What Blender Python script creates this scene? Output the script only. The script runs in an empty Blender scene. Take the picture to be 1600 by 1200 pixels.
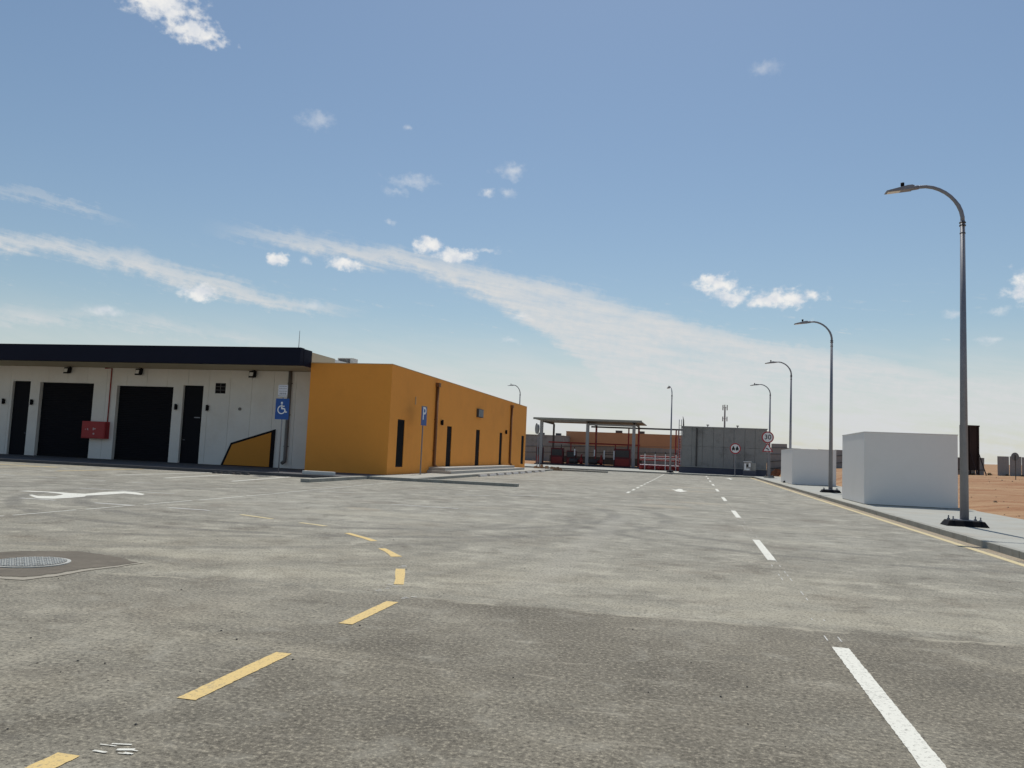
import bpy, bmesh, math, random
from mathutils import Vector, Matrix, noise as mnoise
random.seed(7)
C = bpy.context.scene.collection
S = bpy.context.scene
R = math.radians

# ------------------------------------------------------------------ camera
cam = bpy.data.cameras.new('camera'); co = bpy.data.objects.new('camera', cam); C.objects.link(co)
cam.sensor_width = 36.0; cam.lens = 1237.53/1600*36.0; cam.clip_start = 0.05; cam.clip_end = 20000
r_, u_, w_ = Vector((0.9740571, 0.22228851, 0.04243318)), Vector((-0.02219463, -0.09276623, 0.99544052)), Vector((-0.22521136, 0.9705577, 0.085426))
M4 = Matrix((r_, u_, -w_)).transposed().to_4x4(); M4.translation = (0, 0, 1.6)
co.matrix_world = M4
S.camera = co
S.render.resolution_x, S.render.resolution_y = 1024, 768
S.view_settings.view_transform = 'Standard'; S.view_settings.look = 'None'
S.view_settings.gamma = 1.0; S.view_settings.use_curve_mapping = False
S.view_settings.exposure = 0.0
S.render.engine = 'CYCLES'

# ------------------------------------------------------------------ sun + sky
SUN_DIR = Vector((-0.41, 4.74, 9.35)).normalized()
SUN_EL = math.asin(SUN_DIR.z); SUN_AZ = math.atan2(SUN_DIR.x, SUN_DIR.y)
sun = bpy.data.lights.new('sun', 'SUN'); sun.energy = 3.6; sun.angle = R(0.53); sun.color = (1.0, 0.955, 0.88)
so = bpy.data.objects.new('sun', sun); C.objects.link(so); so.location = (0, 0, 40)
so.rotation_euler = SUN_DIR.to_track_quat('Z', 'Y').to_euler()

W = bpy.data.worlds.new('World'); S.world = W; W.use_nodes = True
class NT:
    """tiny helper for node graphs"""
    def __init__(s, tree): s.t = tree; s.n = tree.nodes; s.l = tree.links
    def node(s, typ, **kw):
        n = s.n.new(typ)
        for k, v in kw.items(): setattr(n, k, v)
        return n
    def put(s, sock, v):
        if isinstance(v, bpy.types.NodeSocket): s.l.new(v, sock)
        elif v is not None: sock.default_value = v
    def m(s, op, a, b=None, c=None, clamp=False):
        n = s.node('ShaderNodeMath', operation=op, use_clamp=clamp)
        for i, v in enumerate((a, b, c)):
            if v is not None: s.put(n.inputs[i], v)
        return n.outputs[0]
    def v(s, op, a, b=None):
        n = s.node('ShaderNodeVectorMath', operation=op)
        s.put(n.inputs[0], a)
        if b is not None: s.put(n.inputs[1], b)
        return n.outputs['Value'] if op in ('LENGTH', 'DOT_PRODUCT', 'DISTANCE') else n.outputs[0]
    def sep(s, a):
        n = s.node('ShaderNodeSeparateXYZ'); s.put(n.inputs[0], a); return n.outputs
    def comb(s, x, y, z=0.0):
        n = s.node('ShaderNodeCombineXYZ'); s.put(n.inputs[0], x); s.put(n.inputs[1], y); s.put(n.inputs[2], z); return n.outputs[0]
    def noise(s, vec, scale, detail=4.0, rough=0.55, dist=0.0):
        n = s.node('ShaderNodeTexNoise'); s.put(n.inputs['Vector'], vec)
        n.inputs['Scale'].default_value = scale; n.inputs['Detail'].default_value = detail
        n.inputs['Roughness'].default_value = rough; n.inputs['Distortion'].default_value = dist
        return n.outputs['Fac']
    def ss(s, x, lo, hi, a=0.0, b=1.0):
        n = s.node('ShaderNodeMapRange', interpolation_type='SMOOTHSTEP'); s.put(n.inputs[0], x)
        s.put(n.inputs[1], lo); s.put(n.inputs[2], hi); n.inputs[3].default_value = a; n.inputs[4].default_value = b
        return n.outputs[0]
    def lin(s, x, lo, hi, a=0.0, b=1.0):
        n = s.node('ShaderNodeMapRange'); s.put(n.inputs[0], x)
        n.inputs[1].default_value = lo; n.inputs[2].default_value = hi; n.inputs[3].default_value = a; n.inputs[4].default_value = b
        return n.outputs[0]
    def mix(s, f, a, b, typ='MIX'):
        n = s.node('ShaderNodeMix', data_type='RGBA', blend_type=typ)
        s.put(n.inputs[0], f)
        for i, v in ((6, a), (7, b)):
            if isinstance(v, tuple) and len(v) == 3: v = (*v, 1)
            s.put(n.inputs[i], v)
        return n.outputs[2]

def build_world():
    g = NT(W.node_tree); g.n.clear()
    out = g.node('ShaderNodeOutputWorld')
    sky = g.node('ShaderNodeTexSky', sky_type='NISHITA'); sky.sun_disc = False
    sky.sun_elevation = SUN_EL; sky.sun_rotation = SUN_AZ
    sky.altitude = 300; sky.air_density = 1.25; sky.dust_density = 0.7; sky.ozone_density = 1.0
    bg = g.node('ShaderNodeBackground'); bg.inputs[1].default_value = 0.0785
    g.put(bg.inputs[0], g.mix(1.0, sky.outputs[0], (1.0, 1.055, 1.07), 'MULTIPLY'))
    tc = g.node('ShaderNodeTexCoord').outputs['Generated']
    d = g.v('NORMALIZE', tc); x, y, z = g.sep(d)
    az = g.m('MULTIPLY', g.m('ARCTAN2', x, y), 180/math.pi)
    el = g.m('MULTIPLY', g.m('ARCSINE', z), 180/math.pi)
    p = g.comb(az, el)
    # soft warp
    wa = g.m('SUBTRACT', g.noise(p, 0.35, 5, 0.6), 0.5)
    wb = g.m('SUBTRACT', g.noise(g.v('ADD', p, (37.0, 11.0, 0)), 0.35, 5, 0.6), 0.5)
    # noise stretched along the drift of the streaks (they fall to the right)
    rot = g.node('ShaderNodeVectorRotate', rotation_type='Z_AXIS'); g.put(rot.inputs['Vector'], p); rot.inputs['Angle'].default_value = R(8)
    streak = g.noise(g.v('MULTIPLY', rot.outputs[0], (0.13, 0.75, 1.0)), 1.0, 7, 0.62, 0.5)
    fine = g.noise(g.v('MULTIPLY', rot.outputs[0], (0.6, 1.6, 1.0)), 1.0, 6, 0.65, 0.3)
    def curve(pts):
        n = g.node('ShaderNodeFloatCurve')
        c = n.mapping.curves[0]
        lo, hi = -90.0, 90.0
        ys = [q[1] for q in pts]
        g.put(n.inputs['Value'], g.lin(az, lo, hi))
        pts = [((a-lo)/(hi-lo), e/40.0) for a, e in pts]
        c.points[0].location = pts[0]; c.points[1].location = pts[-1]
        for q in pts[1:-1]: c.points.new(*q)
        for q in c.points: q.handle_type = 'AUTO'
        n.mapping.update()
        return g.m('MULTIPLY', n.outputs[0], 40.0)
    fil = g.noise(g.v('MULTIPLY', rot.outputs[0], (0.28, 2.6, 1.0)), 1.0, 8, 0.66, 0.4)
    lump = g.noise(p, 1.5, 6, .62)
    ew = g.m('ADD', g.m('ADD', el, g.m('MULTIPLY', wa, 1.5)), g.m('ADD', g.m('MULTIPLY', g.m('SUBTRACT', fil, .5), 1.6), g.m('MULTIPLY', g.m('SUBTRACT', lump, .5), 1.0)))
    eb = g.m('ADD', ew, g.m('MULTIPLY', g.m('MULTIPLY', g.m('SUBTRACT', streak, .5), 8.0), g.ss(az, -28, -9)))
    def band(top, bot, soft_t, soft_b, a0, a1, gain, streakiness):
        t = curve(top); b = curve(bot)
        up = g.ss(g.m('SUBTRACT', t, ew), -soft_t*0.3, soft_t)
        dn = g.ss(g.m('SUBTRACT', eb if streakiness < .4 else ew, b), -soft_b*0.5, soft_b)
        lim = g.m('MULTIPLY', g.ss(az, a0[0], a0[1]), g.ss(az, a1[1], a1[0]))
        body = g.m('MULTIPLY', g.m('MULTIPLY', up, dn), lim)
        tx = g.lin(g.m('ADD', g.m('ADD', g.m('MULTIPLY', streak, .35), g.m('MULTIPLY', fil, .4)), g.m('MULTIPLY', lump, .25)), .36, .60, 1-streakiness*1.35, 1.0)
        tx = g.m('MAXIMUM', g.m('MINIMUM', tx, 1.0), 0.0)
        return g.m('MULTIPLY', g.m('MULTIPLY', body, tx), gain)
    # long streak widening to the lower right, merging with the milky horizon
    b1 = band([(-90, 14), (-35, 14.5), (-28, 14.5), (-21, 14.1), (-13.4, 12.9), (-6.3, 11.5), (0.5, 9.6), (9, 7.9), (20, 6.0), (40, 4), (90, 3)],
              [(-90, 14), (-35, 14.0), (-28, 13.2), (-21, 12.5), (-13.4, 9.9), (-8.6, 6.6), (-4, 3.2), (4, 0), (20, 0), (40, 0), (90, 0)], 0.9, 0.9, (-36, -31), (40, 60), 1.12, 0.42)
    b2 = band([(-90, 13), (-47, 12.1), (-42, 12.1), (-36, 11.5), (-30.6, 10.5), (-24.4, 9.7), (90, 5)],
              [(-90, 10), (-47, 10.7), (-42, 10.9), (-36.5, 10.0), (-30.5, 9.2), (-24.4, 9.2), (90, 5)], 0.8, 0.7, (-80, -60), (-26.5, -22.5), 1.1, 0.42)
    b3 = band([(-90, 13.5), (-47, 14.7), (-44, 14.7), (-41, 14.1), (-36, 12.5), (90, 5)],
              [(-90, 12.7), (-47, 14.2), (-44, 14.1), (-41, 13.6), (-36, 12.5), (90, 5)], 0.5, 0.5, (-70, -55), (-43, -38.5), 0.7, 0.5)
    b4 = band([(-90, 9), (-50, 7.5), (-38, 8.3), (-30, 7.2), (-20, 4.0), (90, 4)],
              [(-90, 4), (-50, 5.0), (-38, 6.6), (-30, 5.4), (-20, 3.0), (90, 2)], 1.0, 1.2, (-80, -50), (-27, -18), 0.8, 0.7)
    # ragged veil low down, everywhere round the horizon
    veil = g.m('MULTIPLY', g.m('MULTIPLY', g.ss(el, 10.0, 3.4), g.ss(az, -46, -14, .66, 1.0)), g.lin(streak, .32, .60, 0.50, 1.0), clamp=True)
    wis = g.m('MULTIPLY', g.m('MULTIPLY', g.ss(el, 14.0, 8.0), g.ss(el, 3.0, 6.0)), g.ss(fil, .55, .70, 0, .45))
    veil = g.m('MAXIMUM', veil, g.m('MULTIPLY', wis, g.ss(lump, .42, .62)))
    tot = None
    for b in (b1, b2, b3, b4, veil):
        tot = b if tot is None else g.m('MAXIMUM', tot, b)
    # cumulus puffs: az, el, half width, half height, strength
    puffs = [(-38.9, 27.3, 2.9, 1.3, 1.0), (-36.7, 26.0, 2.3, 0.8, 1.0), (-30.2, 12.6, .85, .52, 1.0), (-25.6, 12.7, 1.5, .55, 1.0), (-35.2, 9.7, 1.5, .65, .95),
             (-19.6, 14.5, 1.1, .75, 1.0), (-17.6, 13.9, 1.9, .6, .95), (1.3, 12.3, 1.6, .85, 1.0), (2.6, 11.4, 1.3, .7, .9), (5.6, 11.25, 3.0, .72, 1.0), (21.0, 11.3, 1.9, 1.6, 1.0),
             (-28.1, 22.1, 1.5, .8, .42), (-21.0, 18.8, 2.0, .6, .45), (-22.3, 18.0, 1.2, .4, .35), (-13.7, 19.9, 1.5, .6, .5), (-15.5, 18.3, .7, .35, .65), (-13.9, 18.4, .6, .45, .45),
             (4.4, 26.2, 1.2, .6, .3), (-40.6, 7.9, 1.4, .45, .7), (18.2, 8.2, .9, .28, .6), (18.6, 9.9, 1.0, .3, .55), (16.1, 9.9, .55, .35, .5), (-28.3, 12.7, .4, .35, .6),
             (-15.6, 14.4, 2.0, .22, .5), (-21.6, 22.3, .5, .3, .4), (-27.5, 9.6, 1.2, .5, .4), (-13.5, 8.0, .8, .3, .5), (-12.6, 9.7, 1.3, .35, .5), (-22.5, 15.9, .5, .25, .4),
             (48, 14, 5, 1.6, .9), (-75, 20, 6, 1.8, .9), (120, 17, 7, 2, .9), (-150, 19, 7, 2, .9)]
    wsx = g.noise(p, 1.0, 6, 0.6); wsy = g.noise(g.v('ADD', p, (5.0, 71.0, 0)), 1.0, 6, 0.6)
    pw = g.comb(g.m('ADD', az, g.m('MULTIPLY', g.m('SUBTRACT', wsx, .5), 1.5)), g.m('ADD', el, g.m('MULTIPLY', g.m('SUBTRACT', wsy, .5), 1.1)))
    det = g.noise(g.v('MULTIPLY', p, (1.0, 1.3, 1.0)), 1.3, 6, 0.55)
    pf = None
    for a, e, hw, hh, st in puffs:
        dd = g.v('LENGTH', g.v('MULTIPLY', g.v('SUBTRACT', pw, (a, e, 0)), (1/hw, 1/hh, 0)))
        f = g.m('ADD', g.m('SUBTRACT', 1.0, dd), g.m('MULTIPLY', g.m('SUBTRACT', det, .5), 1.9))
        f = g.ss(f, -0.1, 0.75 if st > .7 else 1.3, 0.0, st)
        pf = f if pf is None else g.m('MAXIMUM', pf, f)
    bgs = g.node('ShaderNodeBackground'); bgs.inputs[0].default_value = (0.965, 0.988, 1.0, 1); bgs.inputs[1].default_value = 0.685
    bgp = g.node('ShaderNodeBackground'); bgp.inputs[1].default_value = 0.88
    shade = g.lin(g.noise(g.v('ADD', p, (3, .35, 0)), 1.0, 4, .5), .38, .60)
    g.put(bgp.inputs[0], g.mix(shade, (0.80, 0.83, 0.88), (1.0, 0.99, 0.965)))
    m1 = g.node('ShaderNodeMixShader'); g.put(m1.inputs[0], g.m('MULTIPLY', tot, 0.95, clamp=True)); g.l.new(bg.outputs[0], m1.inputs[1]); g.l.new(bgs.outputs[0], m1.inputs[2])
    m2 = g.node('ShaderNodeMixShader'); g.put(m2.inputs[0], g.m('MULTIPLY', pf, 0.97, clamp=True)); g.l.new(m1.outputs[0], m2.inputs[1]); g.l.new(bgp.outputs[0], m2.inputs[2])
    g.l.new(m2.outputs[0], out.inputs[0])
build_world()

# ------------------------------------------------------------------ materials
MATS = {}
def mat(name, col, rough=.8, var=.12, scale=2.0, bump=0.0, bscale=60.0, metal=0.0, spec=.4, dirt=None, dirt_amt=0.0, dirt_scale=1.2):
    """colour broken up by two sizes of noise, optional blotches of dirt and fine relief"""
    if name in MATS: return MATS[name]
    m = bpy.data.materials.new(name); m.use_nodes = True; g = NT(m.node_tree)
    b = g.n['Principled BSDF']
    pos = g.node('ShaderNodeNewGeometry').outputs['Position']
    n1 = g.noise(pos, scale, 5, .6); n2 = g.noise(pos, scale*9, 3, .6)
    k = g.m('ADD', g.m('MULTIPLY', n1, .65), g.m('MULTIPLY', n2, .35))
    k = g.lin(k, .25, .75, 1-var, 1+var)
    c = g.mix(1.0, (*col, 1), g.comb(k, k, k), 'MULTIPLY')
    if dirt:
        dn = g.ss(g.noise(pos, dirt_scale, 6, .65), .48, .72, 0, dirt_amt)
        c = g.mix(dn, c, dirt)
    g.put(b.inputs['Base Color'], c)
    b.inputs['Roughness'].default_value = rough; b.inputs['Metallic'].default_value = metal
    b.inputs['Specular IOR Level'].default_value = spec
    if bump:
        bp = g.node('ShaderNodeBump'); bp.inputs['Strength'].default_value = bump; bp.inputs['Distance'].default_value = 0.01
        g.put(bp.inputs['Height'], g.noise(pos, bscale, 4, .6)); g.l.new(bp.outputs[0], b.inputs['Normal'])
    MATS[name] = m
    return m

def asphalt_mat():
    m = bpy.data.materials.new('asphalt'); m.use_nodes = True; g = NT(m.node_tree); b = g.n['Principled BSDF']
    pos = g.node('ShaderNodeNewGeometry').outputs['Position']; x, y, z = g.sep(pos)
    big = g.noise(pos, .16, 6, .6, .4); mid = g.noise(pos, .9, 6, .62, .3); sml = g.noise(pos, 6.0, 5, .65)
    grit = g.noise(pos, 30.0, 6, .85); grit2 = g.noise(pos, 150.0, 2, .6)
    mott0 = g.noise(g.v('ADD', pos, (15, 3, 0)), .55, 6, .65)
    # the newer, coarser mat laid on this side of a joint that crosses the road
    jn = g.m('MULTIPLY', g.m('SUBTRACT', g.noise(pos, 1.6, 5, .65), .5), .55)
    joint = g.m('ADD', g.m('SUBTRACT', y, g.m('ADD', 8.35, g.m('MULTIPLY', x, .03))), jn)
    near = g.m('MULTIPLY', g.ss(joint, .12, -.12), g.ss(mott0, .30, .55, .45, 1.0))
    lane = g.ss(x, -4.6, -2.0, .40, 1.0)
    near = g.m('MULTIPLY', near, lane)
    k = g.lin(g.m('ADD', g.m('MULTIPLY', big, .55), g.m('MULTIPLY', mid, .45)), .37, .63)
    c = g.mix(k, (.170, .164, .142), (.325, .318, .284))
    mott = g.noise(g.v('ADD', pos, (5, 31, 0)), 1.25, 9, .70, .3)
    c = g.mix(g.ss(mott, .475, .36, 0, .72), c, (.105, .094, .076))
    c = g.mix(g.ss(mott, .52, .63, 0, .70), c, (.43, .415, .365))
    wisp = g.noise(g.v('MULTIPLY', g.v('ADD', pos, (2, 17, 0)), (.55, 1.5, 1)), .8, 9, .72, 1.2)
    c = g.mix(g.ss(wisp, .55, .66, 0, .55), c, (.44, .42, .36))
    c = g.mix(g.ss(wisp, .44, .35, 0, .40), c, (.13, .118, .098))
    c = g.mix(g.ss(sml, .45, .72, 0, .45), c, (.35, .335, .285))
    # brown staining
    c = g.mix(g.ss(g.noise(g.v('ADD', pos, (40, 9, 0)), .5, 6, .65), .50, .72, 0, .5), c, (.165, .138, .108))
    c = g.mix(near, c, g.mix(k, (.100, .093, .078), (.195, .184, .156)))
    # sand blown on to the surface just past the joint and in drifts
    drift = g.m('MULTIPLY', g.ss(joint, .0, .5), g.ss(joint, 4.2, .8))
    drift = g.m('MULTIPLY', drift, g.ss(g.noise(g.v('MULTIPLY', pos, (.35, 1.0, 1)), .9, 6, .65), .36, .64))
    c = g.mix(g.m('MULTIPLY', drift, .55), c, (.40, .38, .32))
    d2 = g.ss(g.noise(g.v('MULTIPLY', g.v('ADD', pos, (3, 60, 0)), (.35, .9, 1)), .45, 6, .62), .52, .70, 0, .55)
    c = g.mix(d2, c, (.39, .37, .31))
    # sand lying in the gutter
    gut = g.m('MULTIPLY', g.ss(g.m('ADD', x, g.m('MULTIPLY', sml, .25)), 5.6, 6.0), .75)
    c = g.mix(gut, c, (.36, .285, .20))
    for sx, sy, rx, ry in ((-.9, 27.3, 1.5, 1.0), (.2, 30.6, 1.9, .8), (-.4, 41.5, 2.2, 1.2), (-8.1, 19.0, .7, .5), (-.2, 47, 2.4, 1.0)):
        dd = g.v('LENGTH', g.v('MULTIPLY', g.v('SUBTRACT', pos, (sx, sy, 0)), (1/rx, 1/ry, 0)))
        f = g.ss(g.m('ADD', dd, g.m('MULTIPLY', g.m('SUBTRACT', mid, .5), 1.6)), 1.0, .35, 0, .55)
        c = g.mix(f, c, (.37, .325, .255))
    # tyre marks swept round in arcs
    wob = g.m('MULTIPLY', g.m('SUBTRACT', mid, .5), .25)
    tyre = None
    for cx, cy, rad, wd, lo, hi, st in ((-9.0, 21.0, 7.0, .16, -9, 6.5, .6), (-9.0, 21.0, 8.4, .16, -9, 6.5, .6), (-11.5, 18.5, 7.6, .15, -9, 4, .45), (-11.5, 18.5, 9.1, .15, -9, 4, .45), (3.5, 21, 6.6, .14, -9, 1, .55), (3.5, 21, 5.2, .14, -9, 1, .5),
                                        (-7.0, 12.5, 3.2, .13, -9, 9, .25), (-7.0, 12.5, 4.6, .13, -9, 9, .25)):
        dd = g.v('LENGTH', g.v('MULTIPLY', g.v('SUBTRACT', pos, (cx, cy, 0)), (1, 1, 0)))
        f = g.ss(g.m('ABSOLUTE', g.m('ADD', g.m('SUBTRACT', dd, rad), wob)), wd*1.7, wd*.5, 0, st)
        f = g.m('MULTIPLY', f, g.ss(g.m('SUBTRACT', y, cy), hi, hi-4))
        tyre = f if tyre is None else g.m('MAXIMUM', tyre, f)
    tyre = g.m('MULTIPLY', tyre, g.ss(g.noise(pos, .9, 5, .65), .32, .56))
    c = g.mix(tyre, c, (.105, .103, .098))
    # pale dusty wheel track
    trk = g.m('MULTIPLY', g.ss(g.m('ABSOLUTE', g.m('ADD', g.m('ADD', x, 1.85), g.m('MULTIPLY', wob, 1.2))), .42, .1, 0, .35), g.m('MULTIPLY', g.ss(y, 8.5, 10), g.ss(y, 25, 19)))
    c = g.mix(trk, c, (.33, .32, .295))
    # aggregate: pale stones and dark pits
    c = g.mix(g.ss(grit, .52, .61, 0, .55), c, (.50, .47, .40))
    c = g.mix(g.ss(grit, .485, .40, 0, .80), c, (.045, .04, .033))
    c = g.mix(g.ss(grit2, .60, .74, 0, .35), c, (.40, .38, .34))
    # fine pale scuffs
    sc = g.noise(g.v('MULTIPLY', pos, (1.0, 7.0, 1.0)), 1.3, 6, .7)
    c = g.mix(g.ss(sc, .57, .70, 0, .40), c, (.43, .41, .36))
    c = g.mix(g.m('MULTIPLY', g.ss(g.m('ABSOLUTE', g.m('ADD', joint, .02)), .07, .012, 0, .55), g.ss(g.noise(pos, 1.1, 5, .65), .44, .60)), c, (.45, .43, .37))
    c = g.mix(1.0, c, g.mix(g.ss(y, 9, 20), g.mix(near, (1.0, .965, .87), (1.0, .950, .845)), (1.0, .985, .925)), 'MULTIPLY')
    blot = g.noise(g.v('ADD', pos, (11, 3, 0)), 2.6, 5, .6)
    c = g.mix(g.ss(blot, .54, .70, 0, .22), c, (.42, .40, .33))
    c = g.mix(g.ss(blot, .44, .30, 0, .30), c, (.10, .092, .075))
    g.put(b.inputs['Base Color'], c)
    b.inputs['Roughness'].default_value = .86; b.inputs['Specular IOR Level'].default_value = .35
    bp = g.node('ShaderNodeBump'); bp.inputs['Strength'].default_value = .32; bp.inputs['Distance'].default_value = .012
    hgt = g.m('ADD', g.m('MULTIPLY', grit, .8), g.m('MULTIPLY', sml, 1.2))
    g.put(bp.inputs['Height'], hgt); g.l.new(bp.outputs[0], b.inputs['Normal'])
    return m

def sand_mat():
    m = bpy.data.materials.new('sand'); m.use_nodes = True; g = NT(m.node_tree); b = g.n['Principled BSDF']
    pos = g.node('ShaderNodeNewGeometry').outputs['Position']
    st = g.noise(g.v('MULTIPLY', pos, (.25, 1, 1)), .35, 7, .65); f = g.noise(pos, 3.0, 6, .68)
    c = g.mix(g.ss(st, .36, .64), (.30, .155, .080), (.40, .262, .150))
    c = g.mix(g.ss(f, .5, .72, 0, .6), c, (.20, .105, .055))
    c = g.mix(g.ss(g.noise(pos, 14, 3, .6), .58, .7, 0, .5), c, (.45, .33, .21))
    g.put(b.inputs['Base Color'], c); b.inputs['Roughness'].default_value = .95; b.inputs['Specular IOR Level'].default_value = .15
    bp = g.node('ShaderNodeBump'); bp.inputs['Strength'].default_value = .8; bp.inputs['Distance'].default_value = .08
    g.put(bp.inputs['Height'], g.noise(pos, 4, 6, .65)); g.l.new(bp.outputs[0], b.inputs['Normal'])
    return m

def paint_mat(name, col, wear=.55, under=(.22, .215, .2)):
    m = bpy.data.materials.new(name); m.use_nodes = True; g = NT(m.node_tree); b = g.n['Principled BSDF']
    pos = g.node('ShaderNodeNewGeometry').outputs['Position']
    w1 = g.noise(pos, 22, 6, .7); w2 = g.noise(pos, 1.4, 5, .6); gr = g.noise(pos, 30.0, 6, .85)
    f = g.ss(g.m('ADD', g.m('MULTIPLY', w1, .6), g.m('MULTIPLY', w2, .4)), .53, .66, 0, wear)
    c = g.mix(f, (*col, 1), under)
    c = g.mix(g.ss(gr, .46, .40, 0, .55), c, (.14, .13, .11))
    g.put(b.inputs['Base Color'], c); b.inputs['Roughness'].default_value = .75; b.inputs['Specular IOR Level'].default_value = .3
    return m

ASPHALT = asphalt_mat(); SAND = sand_mat()
PWHITE = paint_mat('white_road_paint', (.70, .69, .61), .6); PYEL = paint_mat('yellow_road_paint', (.66, .485, .20), .6)
PDUST = paint_mat('worn_white_paint', (.56, .55, .51), .75); PYELP = paint_mat('faded_yellow_paint', (.60, .50, .28), .55)
CONC = mat('pale_concrete', (.365, .365, .325), .9, .13, 1.1, .25, 40, dirt=(.36, .31, .24, 1), dirt_amt=.55, dirt_scale=.9)
KERB = mat('kerb_concrete', (.32, .315, .275), .9, .22, 3.0, .4, 50, dirt=(.23, .205, .16, 1), dirt_amt=.6, dirt_scale=2.5)
WHITE = mat('white_render', (.81, .79, .755), .85, .025, .8, .12, 90, dirt=(.70, .68, .63, 1), dirt_amt=.25, dirt_scale=.8)
GREYW = mat('off_white_cladding', (.76, .74, .69), .8, .05, .7, .05, 30, dirt=(.60, .54, .46, 1), dirt_amt=.25, dirt_scale=.6)
ORANGE = mat('orange_render', (.85, .335, .055), .9, .05, .7, .15, 60, dirt=(.70, .27, .05, 1), dirt_amt=.35, dirt_scale=.5)
ORANGE2 = mat('orange_panel', (.60, .235, .02), .6, .05, 1.0)
NAVY = mat('navy_fascia', (.009, .011, .024), .7, .12, .6, spec=.15)
BLACKM = mat('black_metal', (.007, .007, .009), .7, .15, 3, spec=.15)
SHUT = mat('dark_shutter', (.010, .0105, .014), .75, .15, 1.5, spec=.12)
DOORB = mat('dark_brown_door', (.010, .006, .006), .8, .15, 2, spec=.1)
GALV = mat('galvanised_steel', (.235, .24, .265), .5, .14, 6, 0, metal=.35)
DRAIN = mat('grey_pipe', (.16, .155, .15), .6, .1, 3)
BROWNP = mat('brown_pipe', (.20, .085, .025), .6, .1, 3)
RED = mat('red_enamel', (.36, .02, .025), .45, .1, 3)
DRED = mat('dark_red_paint', (.28, .028, .026), .55, .2, 2.5)
PRECAST = mat('precast_concrete', (.275, .272, .258), .92, .12, 1.0, .2, 30, dirt=(.13, .125, .115, 1), dirt_amt=.6, dirt_scale=.7)
PRECASTD = mat('navy_plinth_paint', (.080, .084, .110), .9, .12, 1.0)
SHEET = mat('grey_sheet_panel', (.29, .28, .275), .75, .12, 1.2, dirt=(.22, .215, .21, 1), dirt_amt=.5)
STEELD = mat('dark_steel', (.065, .06, .058), .6, .2, 3)
BLUE = mat('blue_sign', (.01, .075, .30), .45, .04, 3); SWHITE = mat('sign_white', (.78, .79, .80), .5, .04, 4)
SRED = mat('sign_red', (.38, .03, .04), .5, .05, 4); SBLACK = mat('sign_black', (.015, .015, .015), .6, .05, 4); SBACK = mat('sign_back_grey', (.18, .19, .2), .5, .1, 3, metal=.4)
TERRA = mat('terracotta_render', (.46, .235, .125), .9, .1, .6, .1, 20)
RUST = mat('dark_rusty_sheet', (.035, .02, .018), .8, .35, 1.2)
LENS = mat('lamp_lens', (.75, .75, .72), .25, .05, 5)
IRON = mat('worn_cast_iron', (.46, .46, .42), .7, .2, 8, .3, 60, dirt=(.2, .19, .16, 1), dirt_amt=.5, dirt_scale=6)
PATCH = mat('fresh_asphalt_patch', (.135, .116, .088), .9, .30, 2.0, .6, 70, dirt=(.20, .17, .13, 1), dirt_amt=.6, dirt_scale=3)
BRICK = mat('red_rubble', (.25, .12, .07), .9, .3, 3, .3, 20)
SCRUB = mat('dry_scrub', (.10, .085, .045), .95, .4, 6)
ROOFP = mat('pale_roof_sheet', (.68, .69, .66), .6, .05, 1)
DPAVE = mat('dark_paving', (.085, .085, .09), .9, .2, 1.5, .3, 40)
STRAW = mat('sand_drift', (.335, .305, .245), .95, .15, 4, .4, 40)

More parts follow.
